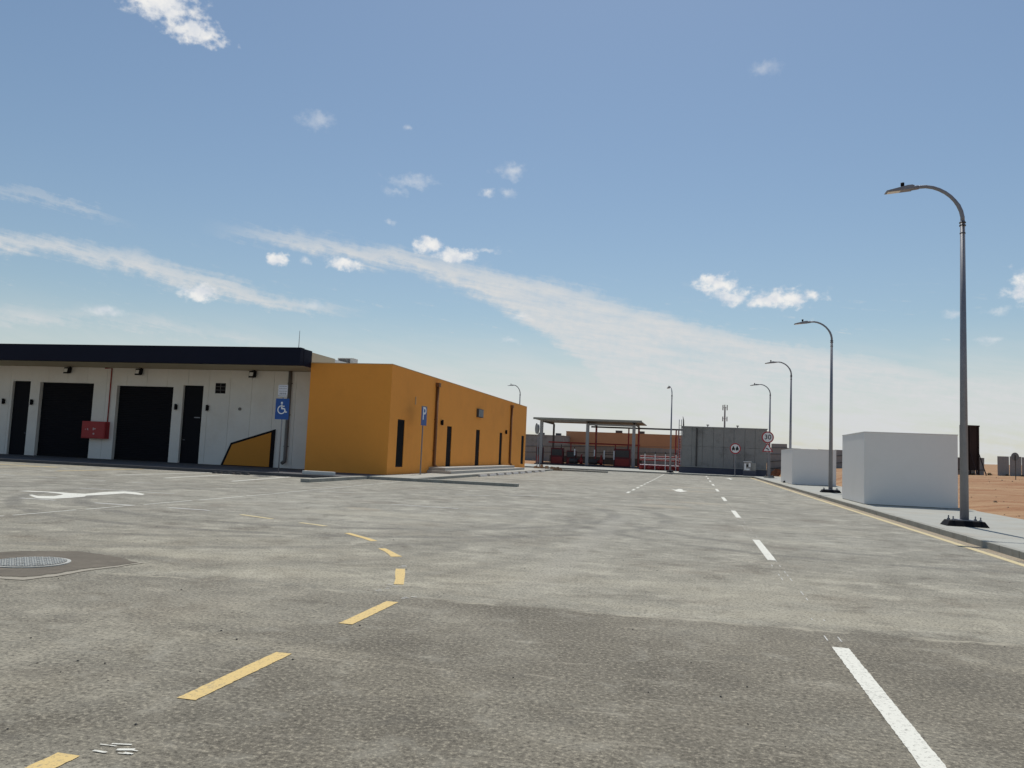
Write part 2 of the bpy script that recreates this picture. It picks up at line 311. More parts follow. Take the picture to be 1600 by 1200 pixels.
# ------------------------------------------------------------------ mesh helpers
class MB:
    def __init__(s): s.bm = bmesh.new()
    def quad(s, *pts):
        return s.bm.faces.new([s.bm.verts.new(p) for p in pts])
    def box(s, x0, x1, y0, y1, z0, z1, taper=0.0):
        t = taper
        a = [s.bm.verts.new(p) for p in ((x0, y0, z0), (x1, y0, z0), (x1, y1, z0), (x0, y1, z0), (x0+t, y0+t, z1), (x1-t, y0+t, z1), (x1-t, y1-t, z1), (x0+t, y1-t, z1))]
        for f in ((0, 3, 2, 1), (4, 5, 6, 7), (0, 1, 5, 4), (1, 2, 6, 5), (2, 3, 7, 6), (3, 0, 4, 7)): s.bm.faces.new([a[i] for i in f])
        return s
    def prism(s, poly, axis, a0, a1):
        """extrude a 2D outline along an axis ('x','y','z')"""
        def P(p, a): return {'x': (a, p[0], p[1]), 'y': (p[0], a, p[1]), 'z': (p[0], p[1], a)}[axis]
        A = [s.bm.verts.new(P(p, a0)) for p in poly]; B = [s.bm.verts.new(P(p, a1)) for p in poly]
        n = len(poly)
        for i in range(n): s.bm.faces.new((A[i], A[(i+1) % n], B[(i+1) % n], B[i]))
        s.bm.faces.new(A[::-1]); s.bm.faces.new(B)
        return s
    def tube(s, pts, rad, n=10, cap=True):
        pts = [Vector(p) for p in pts]
        rs = rad if isinstance(rad, (list, tuple)) else [rad]*len(pts)
        rings = []; ref = None
        for i, p in enumerate(pts):
            t = (pts[min(i+1, len(pts)-1)]-pts[max(i-1, 0)]).normalized()
            if ref is None: ref = Vector((1, 0, 0)) if abs(t.x) < .9 else Vector((0, 1, 0))
            a = (ref-t*ref.dot(t)).normalized(); b = t.cross(a); ref = a
            rings.append([s.bm.verts.new(p+(a*math.cos(2*math.pi*k/n)+b*math.sin(2*math.pi*k/n))*rs[i]) for k in range(n)])
        for A, B in zip(rings, rings[1:]):
            for k in range(n):
                f = s.bm.faces.new((A[k], A[(k+1) % n], B[(k+1) % n], B[k])); f.smooth = n > 8
        if cap: s.bm.faces.new(rings[0][::-1]); s.bm.faces.new(rings[-1])
        return s
    def sheet(s, poly, z):
        f = s.bm.faces.new([s.bm.verts.new((p[0], p[1], z)) for p in poly])
        if f.normal.length == 0: f.normal_update()
        f.normal_update()
        if f.normal.z < 0: f.normal_flip()
        bmesh.ops.triangulate(s.bm, faces=[f]); return s
    def build(s, name, m, parent=None, loc=None, bevel=0.0):
        bm = s.bm
        bmesh.ops.recalc_face_normals(bm, faces=bm.faces) if not getattr(s, 'flat', False) else None
        if bevel: bmesh.ops.bevel(bm, geom=list(bm.edges), offset=bevel, segments=2, affect='EDGES', profile=.6)
        me = bpy.data.meshes.new(name); bm.to_mesh(me); bm.free()
        me.materials.append(m)
        o = bpy.data.objects.new(name, me); C.objects.link(o)
        if parent: o.parent = parent
        if loc: o.location = loc
        return o
def flatmb():
    m = MB(); m.flat = True; return m
def tag(o, label, cat, group=None):
    o['label'] = label; o['category'] = cat
    if group: o['group'] = group
    return o
def thing(name, label, cat, loc=(0, 0, 0), rz=0.0, group=None):
    o = bpy.data.objects.new(name, None); C.objects.link(o); o.empty_display_size = .2
    o.location = loc; o.rotation_euler = (0, 0, rz); return tag(o, label, cat, group)
def struct(o): o['kind'] = 'structure'; return o
def dup(root, loc, rz=0.0, label=None):
    r = root.copy(); C.objects.link(r); r.location = loc; r.rotation_euler = (0, 0, rz)
    if label: r['label'] = label
    for ch in list(root.children):
        c = ch.copy(); C.objects.link(c); c.parent = r
        for gch in list(ch.children):
            d = gch.copy(); C.objects.link(d); d.parent = c
    return r

# ------------------------------------------------------------------ ground, road, pavements
PZ = 0.14          # pavement height
def gh(x, y):
    """height of the desert floor"""
    if x < 10.2 and y < 90: return -0.05
    a = max(0.0, min(1.0, (x-10.2)/2.5)) if y < 90 else 1.0
    if y >= 90:
        t = min(1.0, (y-90)/14.0)
        a = max(a, t)
    base = .10 + max(0.0, y-24)*.0165 if y < 130 else .10+106*.0165+(y-130)*.0082
    if x < 10: base = min(base, .10 + max(0, y-104)*.02 if y < 150 else 1.0+(y-150)*.006)
    d = math.hypot(x, y)
    n = mnoise.noise((x*.11, y*.11, 0))*.16+mnoise.noise((x*.5, y*.5, 3))*.07
    if d > 150: n += mnoise.noise((x*.004, y*.004, 5))*min(6.0, (d-150)*.006)
    k = max(0.0, min(1.0, (x-10.6)/2.0)) if y < 104 else 1.0
    return base*a + (1-a)*(-.05) + n*k*min(1.0, .35+d*.01)
def make_ground():
    xs = [-3000, -1500, -800, -400, -200, -120, -80, -50, -30, -20, -10, -4, 2, 6, 8, 9.5]+[10.2+.45*i for i in range(80)]+[48, 52, 58, 66, 76, 90, 110, 140, 180, 240, 330, 450, 620, 900, 1400, 2200, 3000]
    ys = [-1500, -600, -200, -60, -20, 0, 8, 14]+[18+.6*i for i in range(140)]+[102+2*i for i in range(20)]+[145, 155, 170, 190, 220, 260, 310, 380, 460, 560, 700, 900, 1200, 1700, 2400, 3200]
    vs = [(x, y, gh(x, y)) for y in ys for x in xs]; nx = len(xs)
    fs = [(j*nx+i, j*nx+i+1, (j+1)*nx+i+1, (j+1)*nx+i) for j in range(len(ys)-1) for i in range(nx-1)]
    me = bpy.data.meshes.new('ground'); me.from_pydata(vs, [], fs); me.materials.append(SAND)
    for p in me.polygons: p.use_smooth = True
    o = bpy.data.objects.new('ground', me); C.objects.link(o); return struct(o)
make_ground()

m = flatmb(); m.sheet([(-75, -25), (6.06, -25), (6.06, 85.02), (-75, 85.02)], 0.0)
road = struct(m.build('road', ASPHALT))

MZ = .004
def mark(poly, paint, name='road_marking', z=MZ):
    m = flatmb(); m.sheet(poly, z); return m.build(name, paint, road)
def bar(x0, x1, y0, y1, paint, name='lane_dash', jag=.0035):
    """a painted bar with slightly ragged edges"""
    L = max(abs(x1-x0), abs(y1-y0)); n = max(2, min(110, int(L/.03)))
    def j(): return random.uniform(-jag, jag)
    if abs(y1-y0) >= abs(x1-x0):
        ys = [y0+(y1-y0)*i/n for i in range(n+1)]
        poly = [(x1+j(), y) for y in ys]+[(x0+j(), y) for y in reversed(ys)]
    else:
        xs = [x0+(x1-x0)*i/n for i in range(n+1)]
        poly = [(x, y0+j()) for x in xs]+[(x, y1+j()) for x in reversed(xs)]
    return mark(poly, paint, name)
ZI = [0]
def stripe(a, b, w, paint, name='lane_dash'):
    ZI[0] += 1
    a = Vector(a); b = Vector(b); d = (b-a).normalized(); n = Vector((-d.y, d.x))*w/2
    return mark([(a-n)[:], (b-n)[:], (b+n)[:], (a+n)[:]], paint, name, MZ+(ZI[0] % 40)*.00003)
# centre line
for y0, y1 in ((-5.0, -2.0), (4.05, 7.65), (13.9, 17.35), (23.8, 27.05), (33.25, 36.6), (43.1, 46.7), (52.7, 55.9), (62.0, 65.2), (71.5, 74.6), (80.2, 83)):
    bar(1.23, 1.37, y0, y1, PWHITE)
# ghosts of the setting-out line between the dashes
for y0, y1 in ((7.8, 13.8), (17.4, 23.7), (27.1, 33.2)):
    y = y0+.1
    while y < y1:
        L = random.uniform(.05, .28)
        for xx in (1.235, 1.355):
            if random.random() < .55: stripe((xx, y), (xx, min(y+L, y1)), .012, PDUST, 'setting_out_mark')
        y += L+random.uniform(.08, .5)
# yellow edge line by the right kerb
bar(5.60, 5.76, -20, 84.5, PYELP, 'edge_line', .006)
# yellow dashes, first straight, then bending left
for y0, y1 in ((-.3, .9), (2.35, 3.52), (4.46, 5.66), (6.76, 7.9)): bar(-3.07, -2.94, y0, y1, PYEL, 'yellow_dash')
for pl in ([(-3.38, 8.9), (-3.27, 8.93), (-3.40, 9.3), (-3.54, 9.7), (-3.68, 10.07), (-3.79, 10.02), (-3.66, 9.66), (-3.50, 9.26)],
           [(-4.27, 11.06), (-4.13, 11.16), (-4.30, 11.38), (-4.50, 11.66), (-4.70, 11.92), (-4.79, 11.84), (-4.58, 11.58), (-4.40, 11.30)],
           [(-5.26, 12.66), (-5.19, 12.78), (-5.45, 13.06), (-5.78, 13.36), (-6.08, 13.64), (-6.15, 13.54), (-5.85, 13.25), (-5.50, 12.93)],
           [(-7.00, 14.42), (-6.95, 14.54), (-7.30, 14.70), (-7.67, 14.84), (-7.70, 14.73), (-7.33, 14.59)],
           [(-8.54, 15.10), (-8.50, 15.21), (-9.0, 15.43), (-9.50, 15.66), (-9.54, 15.55), (-9.05, 15.33)]):
    mark(pl, PYEL if pl[0][0] > -6.5 else PYELP, 'yellow_dash')
for x0, x1 in ((-11.64, -10.57), (-13.6, -12.6), (-15.7, -14.7), (-17.8, -16.8)): bar(x0, x1, 16.0, 16.12, PDUST, 'yellow_dash')
# bits of torn marking tape at the dash ends
for x0, y0, k in ((-3.42, 8.4, 6), (-3.85, 10.2, 4), (-4.95, 12.1, 5), (-2.98, 8.1, 4)):
    for i in range(k):
        yy = y0+i*.09*(1 if k > 4 else .5); xx = x0+random.uniform(-.02, .08)
        stripe((xx, yy), (xx+random.uniform(.03, .09), yy+.01), .018, PDUST, 'setting_out_mark')
for i in range(7):
    xx = -2.86+random.uniform(-.11, .09); yy = 3.62+random.uniform(-.03, .10)
    stripe((xx, yy), (xx+random.uniform(.03, .12), yy+random.uniform(-.02, .03)), random.uniform(.008, .03), PWHITE, 'setting_out_mark')
# dotted lane line further up the road
y = 35.8
while y < 80: bar(-2.9, -2.78, y, y+1.5, PWHITE); y += 3.1
# snapped chalk line
y = 10.0
while y < 34.5:
    L = random.uniform(.9, 2.6); xx = -12.55 - max(0, y-20)*.05
    stripe((xx, y), (xx-.03, y+L), .06, PWHITE if random.random() < .7 else PDUST, 'chalk_line'); y += L+random.uniform(.08, .3)
# rows of bay ends and bay lines
for x in (-38.6, -36.2, -33.8, -31.4, -29.0, -26.6, -24.2, -22.4, -20.4, -18.5): bar(x-.42, x+.42, 23.95, 24.05, PDUST, 'bay_line')
bar(-17.6, -14.4, 20.05, 20.15, PDUST, 'bay_line')
for (a, b, p) in (((-40.0, 28.2), (-40.2, 33.9), PYELP), ((-36.4, 28.2), (-36.6, 33.9), PDUST), ((-32.8, 28.2), (-33.0, 33.9), PYELP), ((-29.3, 28.2), (-29.5, 33.9), PYELP), ((-25.9, 28.2), (-26.15, 33.9), PYEL), ((-22.5, 27.6), (-22.5, 33.9), PWHITE), ((-20.2, 27.5), (-21.1, 33.9), PWHITE), ((-17.5, 27.9), (-18.3, 33.9), PWHITE)):
    stripe(a, b, .17, p, 'bay_line')
bar(-48, -28.6, 31.05, 31.27, PYEL, 'bay_line'); bar(-26, -18.4, 33.55, 33.67, PDUST, 'bay_line')
stripe((-8.2, 21.07), (-6.2, 20.9), .1, PDUST, 'bay_line'); stripe((-12.4, 24.8), (-11.1, 25.05), .09, PDUST, 'bay_line')
stripe((-8.25, 27.3), (-7.1, 27.75), .1, PDUST, 'bay_line'); stripe((-6.6, 28.7), (-5.65, 29.6), .1, PDUST, 'bay_line')
STOPS = [48.0, 50.35, 52.6, 54.9, 57.2, 59.6, 62.2, 65.2, 68.1]
for y in [46.8]+[s+1.2 for s in STOPS]: bar(-12.4, -7.9, y-.075, y+.075, PWHITE, 'bay_line')
# arrows on the road
mark([(-17.54, 17.81), (-17.49, 18.15), (-16.56, 18.28), (-16.26, 18.22), (-15.82, 18.29), (-16.0, 19.22), (-15.9, 19.9), (-15.42, 19.78), (-14.8, 19.34), (-14.62, 19.0), (-15.33, 19.17), (-15.27, 18.32), (-15.34, 17.78), (-15.11, 17.45), (-15.03, 16.91), (-15.07, 16.41), (-15.29, 16.26), (-15.52, 16.33), (-16.32, 16.95), (-16.38, 17.11), (-15.95, 16.84), (-15.66, 17.05), (-15.87, 17.52), (-16.04, 17.77), (-16.78, 18.02)], PWHITE, 'turn_arrow')
mark([(-1.12, 43.11), (-0.86, 42.52), (-0.74, 43.96), (-0.55, 43.65), (-0.48, 41.98), (-0.24, 41.42), (-0.57, 39.75), (-0.81, 40.39), (-0.88, 41.42)], PWHITE, 'lane_arrow')
mark([(3.2, 72.5), (3.35, 72.5), (3.35, 76), (3.7, 76), (3.28, 78.5), (2.86, 76), (3.2, 76)], PWHITE, 'lane_arrow')
# asphalt patch round the manhole, with a drift of sand along its edge
def ragged(poly, amp, n=6):
    """break the straight edges of an outline into short uneven steps"""
    out = []
    for i, p in enumerate(poly):
        q = poly[(i+1) % len(poly)]; d = Vector((q[0]-p[0], q[1]-p[1])); nn = Vector((-d.y, d.x)).normalized()
        for k in range(n):
            t = k/n; o = (mnoise.noise((p[0]*3+d.x*t*9, p[1]*3+d.y*t*9, 1.7))*1.4+random.uniform(-.5, .5))*amp
            out.append((p[0]+d.x*t+nn.x*o, p[1]+d.y*t+nn.y*o))
    return out
patch = [(-8.47, 9.21), (-8.1, 9.36), (-7.55, 9.25), (-6.85, 8.92), (-6.9, 8.58), (-7.03, 8.15), (-7.04, 7.77), (-7.13, 7.47), (-7.41, 7.41), (-7.98, 7.46), (-8.74, 8.07), (-8.94, 8.7), (-8.76, 9.03)]
mark(ragged(patch, .03, 9), PATCH, 'asphalt_patch', .004)
rim = [(-6.82, 8.93), (-6.86, 8.57), (-6.99, 8.12), (-7.0, 7.74), (-7.1, 7.42), (-7.42, 7.36), (-7.99, 7.41)]
rimo = [(x+dx, y+dy) for (x, y), (dx, dy) in zip(rim, ((.06, .02), (.08, -.03), (.10, -.05), (.12, -.08), (.10, -.12), (0, -.13), (-.03, -.08)))]
mark(ragged(rim+rimo[::-1], .016, 7), STRAW, 'sand_drift', .006)

# manhole cover
mh = thing('manhole_cover', 'round pale iron manhole cover in a dark asphalt patch', 'manhole cover', (-7.86, 8.28, 0))
m = MB()
ring = [(math.cos(a)*.44, math.sin(a)*.44) for a in [2*math.pi*i/48 for i in range(48)]]
m.prism(ring, 'z', .003, .016); m.build('frame', IRON, mh)
m = MB(); m.prism([(x*.9, y*.9) for x, y in ring], 'z', .012, .021); m.build('lid', mat('dark_cast_iron', (.17, .168, .155), .8, .3, 8), mh)
m = MB()
for i in range(-10, 11):
    for j in range(-10, 11):
        x, y = i*.037, j*.037
        if math.hypot(x, y) < .38 and not (i % 3 == 0 and j % 3 == 0): m.box(x-.0145, x+.0145, y-.0125, y+.0125, .0205, .027, .003)
m.build('tread_studs', IRON, mh)['kind'] = 'stuff'

# right pavement, kerb stones
m = flatmb()
pv = [(6.20, -25), (10.35, -25), (10.35, 87.0), (6.20, 87.0)]
m.sheet(pv, PZ)
m.quad((10.35, -25, PZ), (10.35, -25, -.1), (10.35, 87, -.1), (10.35, 87, PZ))
pav = struct(m.build('pavement', CONC))
KM = {}
def kerbstones(parent, p0, p1, w=.15, side=1, L=1.0, z1=None, mm=None):
    """a run of kerb stones from p0 to p1; the stones lie to the left of the run for side=1"""
    z1 = PZ+.003 if z1 is None else z1
    a = Vector(p0); b = Vector(p1); n = max(1, round((b-a).length/L)); l = (b-a).length/n; ang = math.atan2(b.y-a.y, b.x-a.x)
    mm = mm or KERB; key = (round(l, 3), w, side, z1, mm.name)
    for i in range(n):
        if key not in KM:
            m = MB(); m.box(.004, l-.004, 0 if side > 0 else -w, w if side > 0 else 0, -.06, z1)
            o = m.build('kerb_stone', mm, parent, bevel=.012); KM[key] = o.data
        else:
            o = bpy.data.objects.new('kerb_stone', KM[key]); C.objects.link(o); o.parent = parent
        q = a+(b-a)*(i/n); o.location = (q.x, q.y, random.uniform(-.002, .002)); o.rotation_euler = (0, 0, ang+random.uniform(-.002, .002))
def kerb(name='kerb'):
    o = bpy.data.objects.new(name, None); C.objects.link(o); return struct(o)
k1 = kerb()
kerbstones(k1, (6.05, -12), (6.05, 85.0), .15, -1)
# joints cut in the paving
m = flatmb()
for y in range(-20, 86, 4): m.sheet([(6.21, y), (10.3, y), (10.3, y+.012), (6.21, y+.012)], PZ+.0015)
m.build('paving_joint', mat('joint_dust', (.25, .24, .22), .95), pav)
# far pavement that closes the road
m = flatmb(); m.sheet([(-75, 85.17), (6.2, 85.17), (6.2, 104), (-75, 104)], PZ-.002)
struct(m.build('pavement', CONC)); 
m = flatmb(); m.sheet([(6.2, 87), (14, 87), (14, 104), (6.2, 104)], PZ-.03); struct(m.build('pavement', CONC))
kf = kerb(); kerbstones(kf, (-40, 85.02), (6.05, 85.02), .15, 1)
# pavement in front of the white building
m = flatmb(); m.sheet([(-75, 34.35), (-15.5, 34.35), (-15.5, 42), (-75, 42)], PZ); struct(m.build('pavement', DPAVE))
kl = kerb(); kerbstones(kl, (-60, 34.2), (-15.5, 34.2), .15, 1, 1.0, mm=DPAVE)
# pavement along the orange building
m = flatmb(); m.sheet([(-15.498, 36.15), (-13.15, 36.15), (-13.15, 76), (-15.498, 76)], PZ+.001)
m.quad((-15.498, 36.15, PZ), (-15.498, 36.15, -.05), (-13.15, 36.15, -.05), (-13.15, 36.15, PZ))
struct(m.build('pavement', CONC))
ko = kerb(); kerbstones(ko, (-13.15, 36.4), (-13.15, 75.6), .15, -1)
# thin islands that close the bay rows
ki = kerb(); kerbstones(ki, (-15.3, 36.0), (-7.9, 36.0), .4, 1); kerbstones(ki, (-15.3, 30.0), (-15.3, 36.0), .4, 1)
ke = kerb(); kerbstones(ke, (-13.9, 75.8), (-7.9, 75.8), .4, 1)
STONEY = mat('sandy_rubble', (.30, .215, .14), .95, .3, 4, .3, 20)
# loose sandy rubble on the far island
for i, (x, y, sx) in enumerate(((-14.0, 75.4, .9), (-12.9, 75.3, .6))):
    m = MB()
    for k in range(14):
        a, b = random.uniform(-sx, sx), random.uniform(-.25, .25); s = random.uniform(.07, .17)
        m.box(a-s, a+s, b-s*.7, b+s*.7, 0, s*random.uniform(1.2, 2.3), s*.3)
    tag(m.build('rubble_heap', STONEY, loc=(x, y, PZ if i == 0 else 0)), ('low brown rubble heap at the left end of the far island' if i == 0 else 'smaller brown rubble heap beside the far island kerb'), 'rubble')
# white kerb block lying in the sun in front of the orange corner
tag((lambda: (lambda m: m.build('kerb_block', mat('white_concrete', (.66, .65, .6), .9, .1, 3), bevel=.015))(MB().box(-18.1, -16.5, 34.7, 34.95, PZ, PZ+.16)))(), 'long white concrete kerb block lying before the orange front wall', 'kerb block')
# wheel stops
for i, y in enumerate(STOPS):
    if i == 0:
        m = MB(); m.prism([(-.09, 0), (.09, 0), (.06, .13), (-.06, .13)], 'y', -.85, .85)
        ws = m.build('wheel_stop', mat('wheel_stop_concrete', (.55, .52, .49), .9, .12, 3), bevel=.012)
    else:
        o = ws.copy(); C.objects.link(o); ws2 = o
    o = ws if i == 0 else ws2
    o.location = (-12.75, y, 0)
    names = ['first', 'second', 'third', 'fourth', 'fifth', 'sixth', 'seventh', 'eighth', 'ninth']
    tag(o, 'pale concrete wheel stop, %s from the camera along the orange building' % names[i], 'wheel stop', 'wheel stops along the orange building')

# ------------------------------------------------------------------ white garage building
FY = 41.2          # wall face
gb = thing('garage_building', 'off white single storey garage building with navy roof fascia and black shutters', 'building', (-20.2, FY, PZ))
ox, oy, oz = gb.location
OPEN = [(-41.62, -40.29, PZ, 4.72, 'door'), (-39.58, -35.69, PZ, 4.68, 'shutter'), (-34.04, -30.16, PZ, 4.59, 'shutter'), (-29.5, -28.15, PZ, 4.71, 'door'),
        (-47.4, -43.5, PZ, 4.68, 'shutter'), (-53.0, -49.1, PZ, 4.68, 'shutter'), (-27.38, -26.7, 4.28, 4.89, 'window')]
TOP = 5.66; TH = .28
joints = [-60+1.4*i for i in range(29)]; joints = [j for j in joints if j < -20.5]+[-20.16]
for a, b in zip(joints, joints[1:]):
    cuts = sorted({a+.007, b-.007}|{v for o in OPEN for v in o[:2] if a+.007 < v < b-.007})
    m = MB()
    for u0, u1 in zip(cuts, cuts[1:]):
        mid = (u0+u1)/2; segs = [(PZ, TOP)]
        for o in OPEN:
            if o[0] < mid < o[1]:
                ns = []
                for s0, s1 in segs:
                    if o[2] > s0: ns.append((s0, min(s1, o[2])))
                    if o[3] < s1: ns.append((max(s0, o[3]), s1))
                segs = [q for q in ns if q[1]-q[0] > .01]
        for s0, s1 in segs: m.box(u0-ox, u1-ox, 0, TH, s0-oz, s1-oz)
    if len(m.bm.verts): m.build('wall_panel', GREYW, gb)
    else: m.bm.free()
m = MB(); m.box(-60-ox, -20.16-ox, TH+.06, TH+.3, 0, TOP-oz); m.build('backing_wall', GREYW, gb)
m = MB(); m.box(-60-ox, -20.16-ox, TH+.31, 19, 0, 6.2-oz); m.build('body', GREYW, gb)
for u0, u1, z0, z1, kind in OPEN:
    if kind == 'shutter':
        m = MB(); n = 42
        prof = []
        for i in range(n):
            h = (z1-z0)/n; prof += [(TH-.03, z0-oz+i*h), (TH-.05, z0-oz+i*h+h*.3), (TH-.05, z0-oz+i*h+h*.75)]
        prof += [(TH-.03, z1-oz), (TH+.05, z1-oz), (TH+.05, z0-oz)]
        m.prism(prof, 'x', u0-ox+.005, u1-ox-.005); sh = m.build('roller_shutter', SHUT, gb)
        m = MB(); m.box(u0-ox+.01, u1-ox-.01, TH-.075, TH-.052, .01, .12); m.build('bottom_bar', BLACKM, sh)
    elif kind == 'door':
        m = MB(); m.box(u0-ox+.004, u1-ox-.004, TH-.12, TH-.04, 0.004, z1-oz-.004); d = m.build('door_frame', BLACKM, gb)
        m = MB(); m.box(u0-ox+.07, u1-ox-.07, TH-.10-.035, TH-.122, .02, 2.75); m.box(u0-ox+.07, u1-ox-.07, TH-.135, TH-.122, 2.85, z1-oz-.08); m.build('door_leaf', SHUT, d)
        hx = u1-ox-.22 if u0 < -35 else u0-ox+.16
        m = MB(); m.tube([(hx, TH-.145, 1.35), (hx, TH-.19, 1.35), (hx+.14, TH-.19, 1.35)], .016, 8); m.build('handle', GALV, d)
        if u0 > -35:
            m = MB(); m.box(-28.72-ox, -28.34-ox, TH-.16, TH-.137, 2.66, 2.72); m.build('door_closer', GALV, d)
    else:
        m = MB(); m.box(u0-ox+.003, u1-ox-.003, .02, TH, z0-oz+.003, z1-oz-.003); w = m.build('vent_window', BLACKM, gb)
        m = MB()
        for k in (1, 2): m.box(u0-ox+.01, u1-ox-.01, .0, .018, z0-oz+k*.2-.012, z0-oz+k*.2+.012)
        m.box(u0-ox+.33, u0-ox+.355, .0, .018, z0-oz+.01, z1-oz-.01)
        m.build('window_bar', DRAIN, w)
# overhang and fascia
m = MB(); m.box(-62-ox, -20.19-ox, 37.67-oy, 38.05-oy, 5.65-oz, 6.56-oz); fas = m.build('fascia', NAVY, gb, bevel=.015)
m = MB(); m.box(-62-ox, -20.22-ox, 38.05-oy, 38.86-oy+3.0, 5.68-oz, 6.50-oz)
sf = m.build('roof_overhang', mat('soffit_beige', (.50, .43, .30), .9, .05, 1), gb)
m = MB(); m.box(-20.215-ox, -20.175-ox, 38.055-oy, 38.95-oy, 5.65-oz, 6.557-oz); m.build('fascia_return', NAVY, gb)
m = MB(); m.prism([(39.0-oy, 5.8-oz), (46-oy, 5.8-oz), (46-oy, 6.50-oz), (39.0-oy, 6.43-oz)], 'x', -20.9-ox, -20.23-ox); m.build('roof_edge', ROOFP, gb)
# thin metal capping with highlight
m = MB(); m.box(-62-ox, -20.17-ox, 37.65-oy, 38.07-oy, 6.562-oz, 6.585-oz); m.build('capping', NAVY, fas)
# downpipe
m = MB(); m.tube([(-22.56-ox, -.1, TOP-oz), (-22.56-ox, -.1, .5), (-22.56-ox, -.12, .4), (-22.62-ox, -.3, .27)], .1, 10); dp = m.build('downpipe', DRAIN, gb)
for z in (1.2, 3.0, 4.8):
    m = MB(); m.box(-22.69-ox, -22.43-ox, -.12, -.001, z, z+.05); m.build('pipe_bracket', DRAIN, dp)
# orange raking panel with black border
bp_ = [(-26.61, .14), (-26.05, 1.44), (-23.30, 2.31), (-23.33, .14)]
m = MB(); m.prism([(x-ox, z-oz) for x, z in bp_], 'y', -.10, -.003); fp = m.build('border_panel', BLACKM, gb)
ip = [(-26.43, .17), (-25.95, 1.34), (-23.50, 2.12), (-23.52, .17)]
m = MB(); m.prism([(x-ox, z-oz) for x, z in ip], 'y', -.125, -.104); m.build('orange_panel', ORANGE2, fp)
m = MB(); m.tube([(-25.67-ox, -.06, 3.41-oz), (-25.67-ox, 0, 3.41-oz)], .09, 14); m.build('round_vent', DRAIN, gb)
m = MB(); m.tube([(-20.4-ox, 37.85-oy, 6.5-oz), (-20.4-ox, 37.85-oy, 7.5-oz)], [.022, .012], 6); m.build('lightning_rod', GALV, gb)
m = MB(); m.tube([(-34.48-ox, -.05, 2.37-oz), (-34.48-ox, -.05, 5.62-oz), (-34.95-ox, -.05, 5.62-oz)], .035, 8); m.build('red_conduit', DRED, gb)
# air conditioner on the roof
ac = thing('air_conditioner', 'small rooftop air conditioner box behind the navy fascia', 'air conditioner', (-21.05, 45.3, 6.34))
m = MB(); m.box(-.52, .52, -.3, .4, -.14, .60); m.build('casing', mat('ac_beige', (.55, .53, .48), .6), ac, bevel=.02)
m = MB()
for i in range(9): m.box(-.42+i*.085, -.37+i*.085, -.325, -.302, .06, .54)
m.build('grille', STEELD, ac)

# fixtures on the garage wall
def wall_lamp(loc, face, label, group):
    t = thing('wall_lamp', label, 'wall lamp', loc, 0 if face == 'y' else R(90), group)
    m = MB(); m.box(-.06, .06, -.03, 0, -.12, .12); m.build('back_plate', BLACKM, t)
    m = MB(); m.tube([(0, -.11, -.17), (0, -.11, .17)], .075, 12); m.build('lamp_body', BLACKM, t)
    m = MB(); m.tube([(0, -.11, -.176), (0, -.11, -.172)], .06, 12); m.build('lens', LENS, t)
    return t
def wl(x, lab): return wall_lamp((x, FY, 3.41), 'y', lab, 'lamps on the garage wall')
wl(-42.13, 'small black wall lamp left of the leftmost black door'); wl(-40.03, 'small black wall lamp between the left door and left shutter')
wl(-29.85, 'small black wall lamp between the right shutter and right door'); wl(-27.76, 'small black wall lamp right of the right black door')
def flood(x, lab):
    t = thing('flood_light', lab, 'flood light', (x, FY, 5.48), 0, 'flood lights under the fascia')
    m = MB(); m.box(-.05, .05, -.04, 0, -.10, .28); m.box(-.03, .03, -.22, -.035, .18, .24); m.build('bracket', BLACKM, t)
    m = MB(); m.prism([(-.36, -.26), (-.30, .12), (-.06, .16), (-.12, -.22)], 'x', -.17, .17); h = m.build('housing', BLACKM, t)
    m = MB(); m.prism([(-.362, -.17), (-.374, -.17), (-.328, .05), (-.316, .05)], 'x', -.14, .10); m.build('lens', LENS, h)
flood(-37.49, 'black flood light above the left black shutter'); flood(-32.45, 'black flood light above the right black shutter'); flood(-24.89, 'black flood light high on the wall near the downpipe')
fc = thing('fire_hose_cabinet', 'red fire hose cabinet on the wall between the two shutters', 'cabinet', (-35.14, FY, 1.34))
m = MB(); m.box(-.82, .82, -.38, -.002, 0, 1.03); m.build('case', RED, fc, bevel=.015)
m = MB(); m.box(-.77, .77, -.40, -.382, .05, .98); dr = m.build('door', RED, fc, bevel=.005)
for (x, z, w, h) in ((-.42, .50, .07, .10), (-.36, .48, .03, .05), (-.02, .50, .08, .14), (.05, .55, .13, .06), (.0, .24, .11, .09), (-.55, .5, .03, .07)):
    m = MB(); m.box(x, x+w, -.403, -.401, z, z+h); m.build('door_symbol', mat('pale_pink_print', (.55, .42, .42), .6), dr)

# ------------------------------------------------------------------ orange building
OXF, OYF = -15.5, 38.89; OT = 5.90
ob = thing('orange_building', 'long orange rendered building with dark doors facing the parking bays', 'building', (OXF, OYF, PZ))
ox, oy, oz = ob.location
OO = [(40.08, 41.16, .53, 3.10, 'window'), (48.88, 49.92, .49, 3.09, 'door'), (55.88, 56.95, .51, 3.12, 'door'), (63.14, 64.05, .52, 3.14, 'door'), (71.6, 72.75, .53, 3.14, 'window')]
Y1 = 73.5
m = flatmb()
us = sorted({OYF, Y1}|{v for o in OO for v in o[:2]}); zs = sorted({PZ-.05, OT}|{v for o in OO for v in o[2:4]})
for a, b in zip(us, us[1:]):
    for c0, c1 in zip(zs, zs[1:]):
        if any(o[0] <= a and b <= o[1] and o[2] <= c0 and c1 <= o[3] for o in OO): continue
        m.quad((0, a-oy, c0-oz), (0, b-oy, c0-oz), (0, b-oy, c1-oz), (0, a-oy, c1-oz))
D = .05
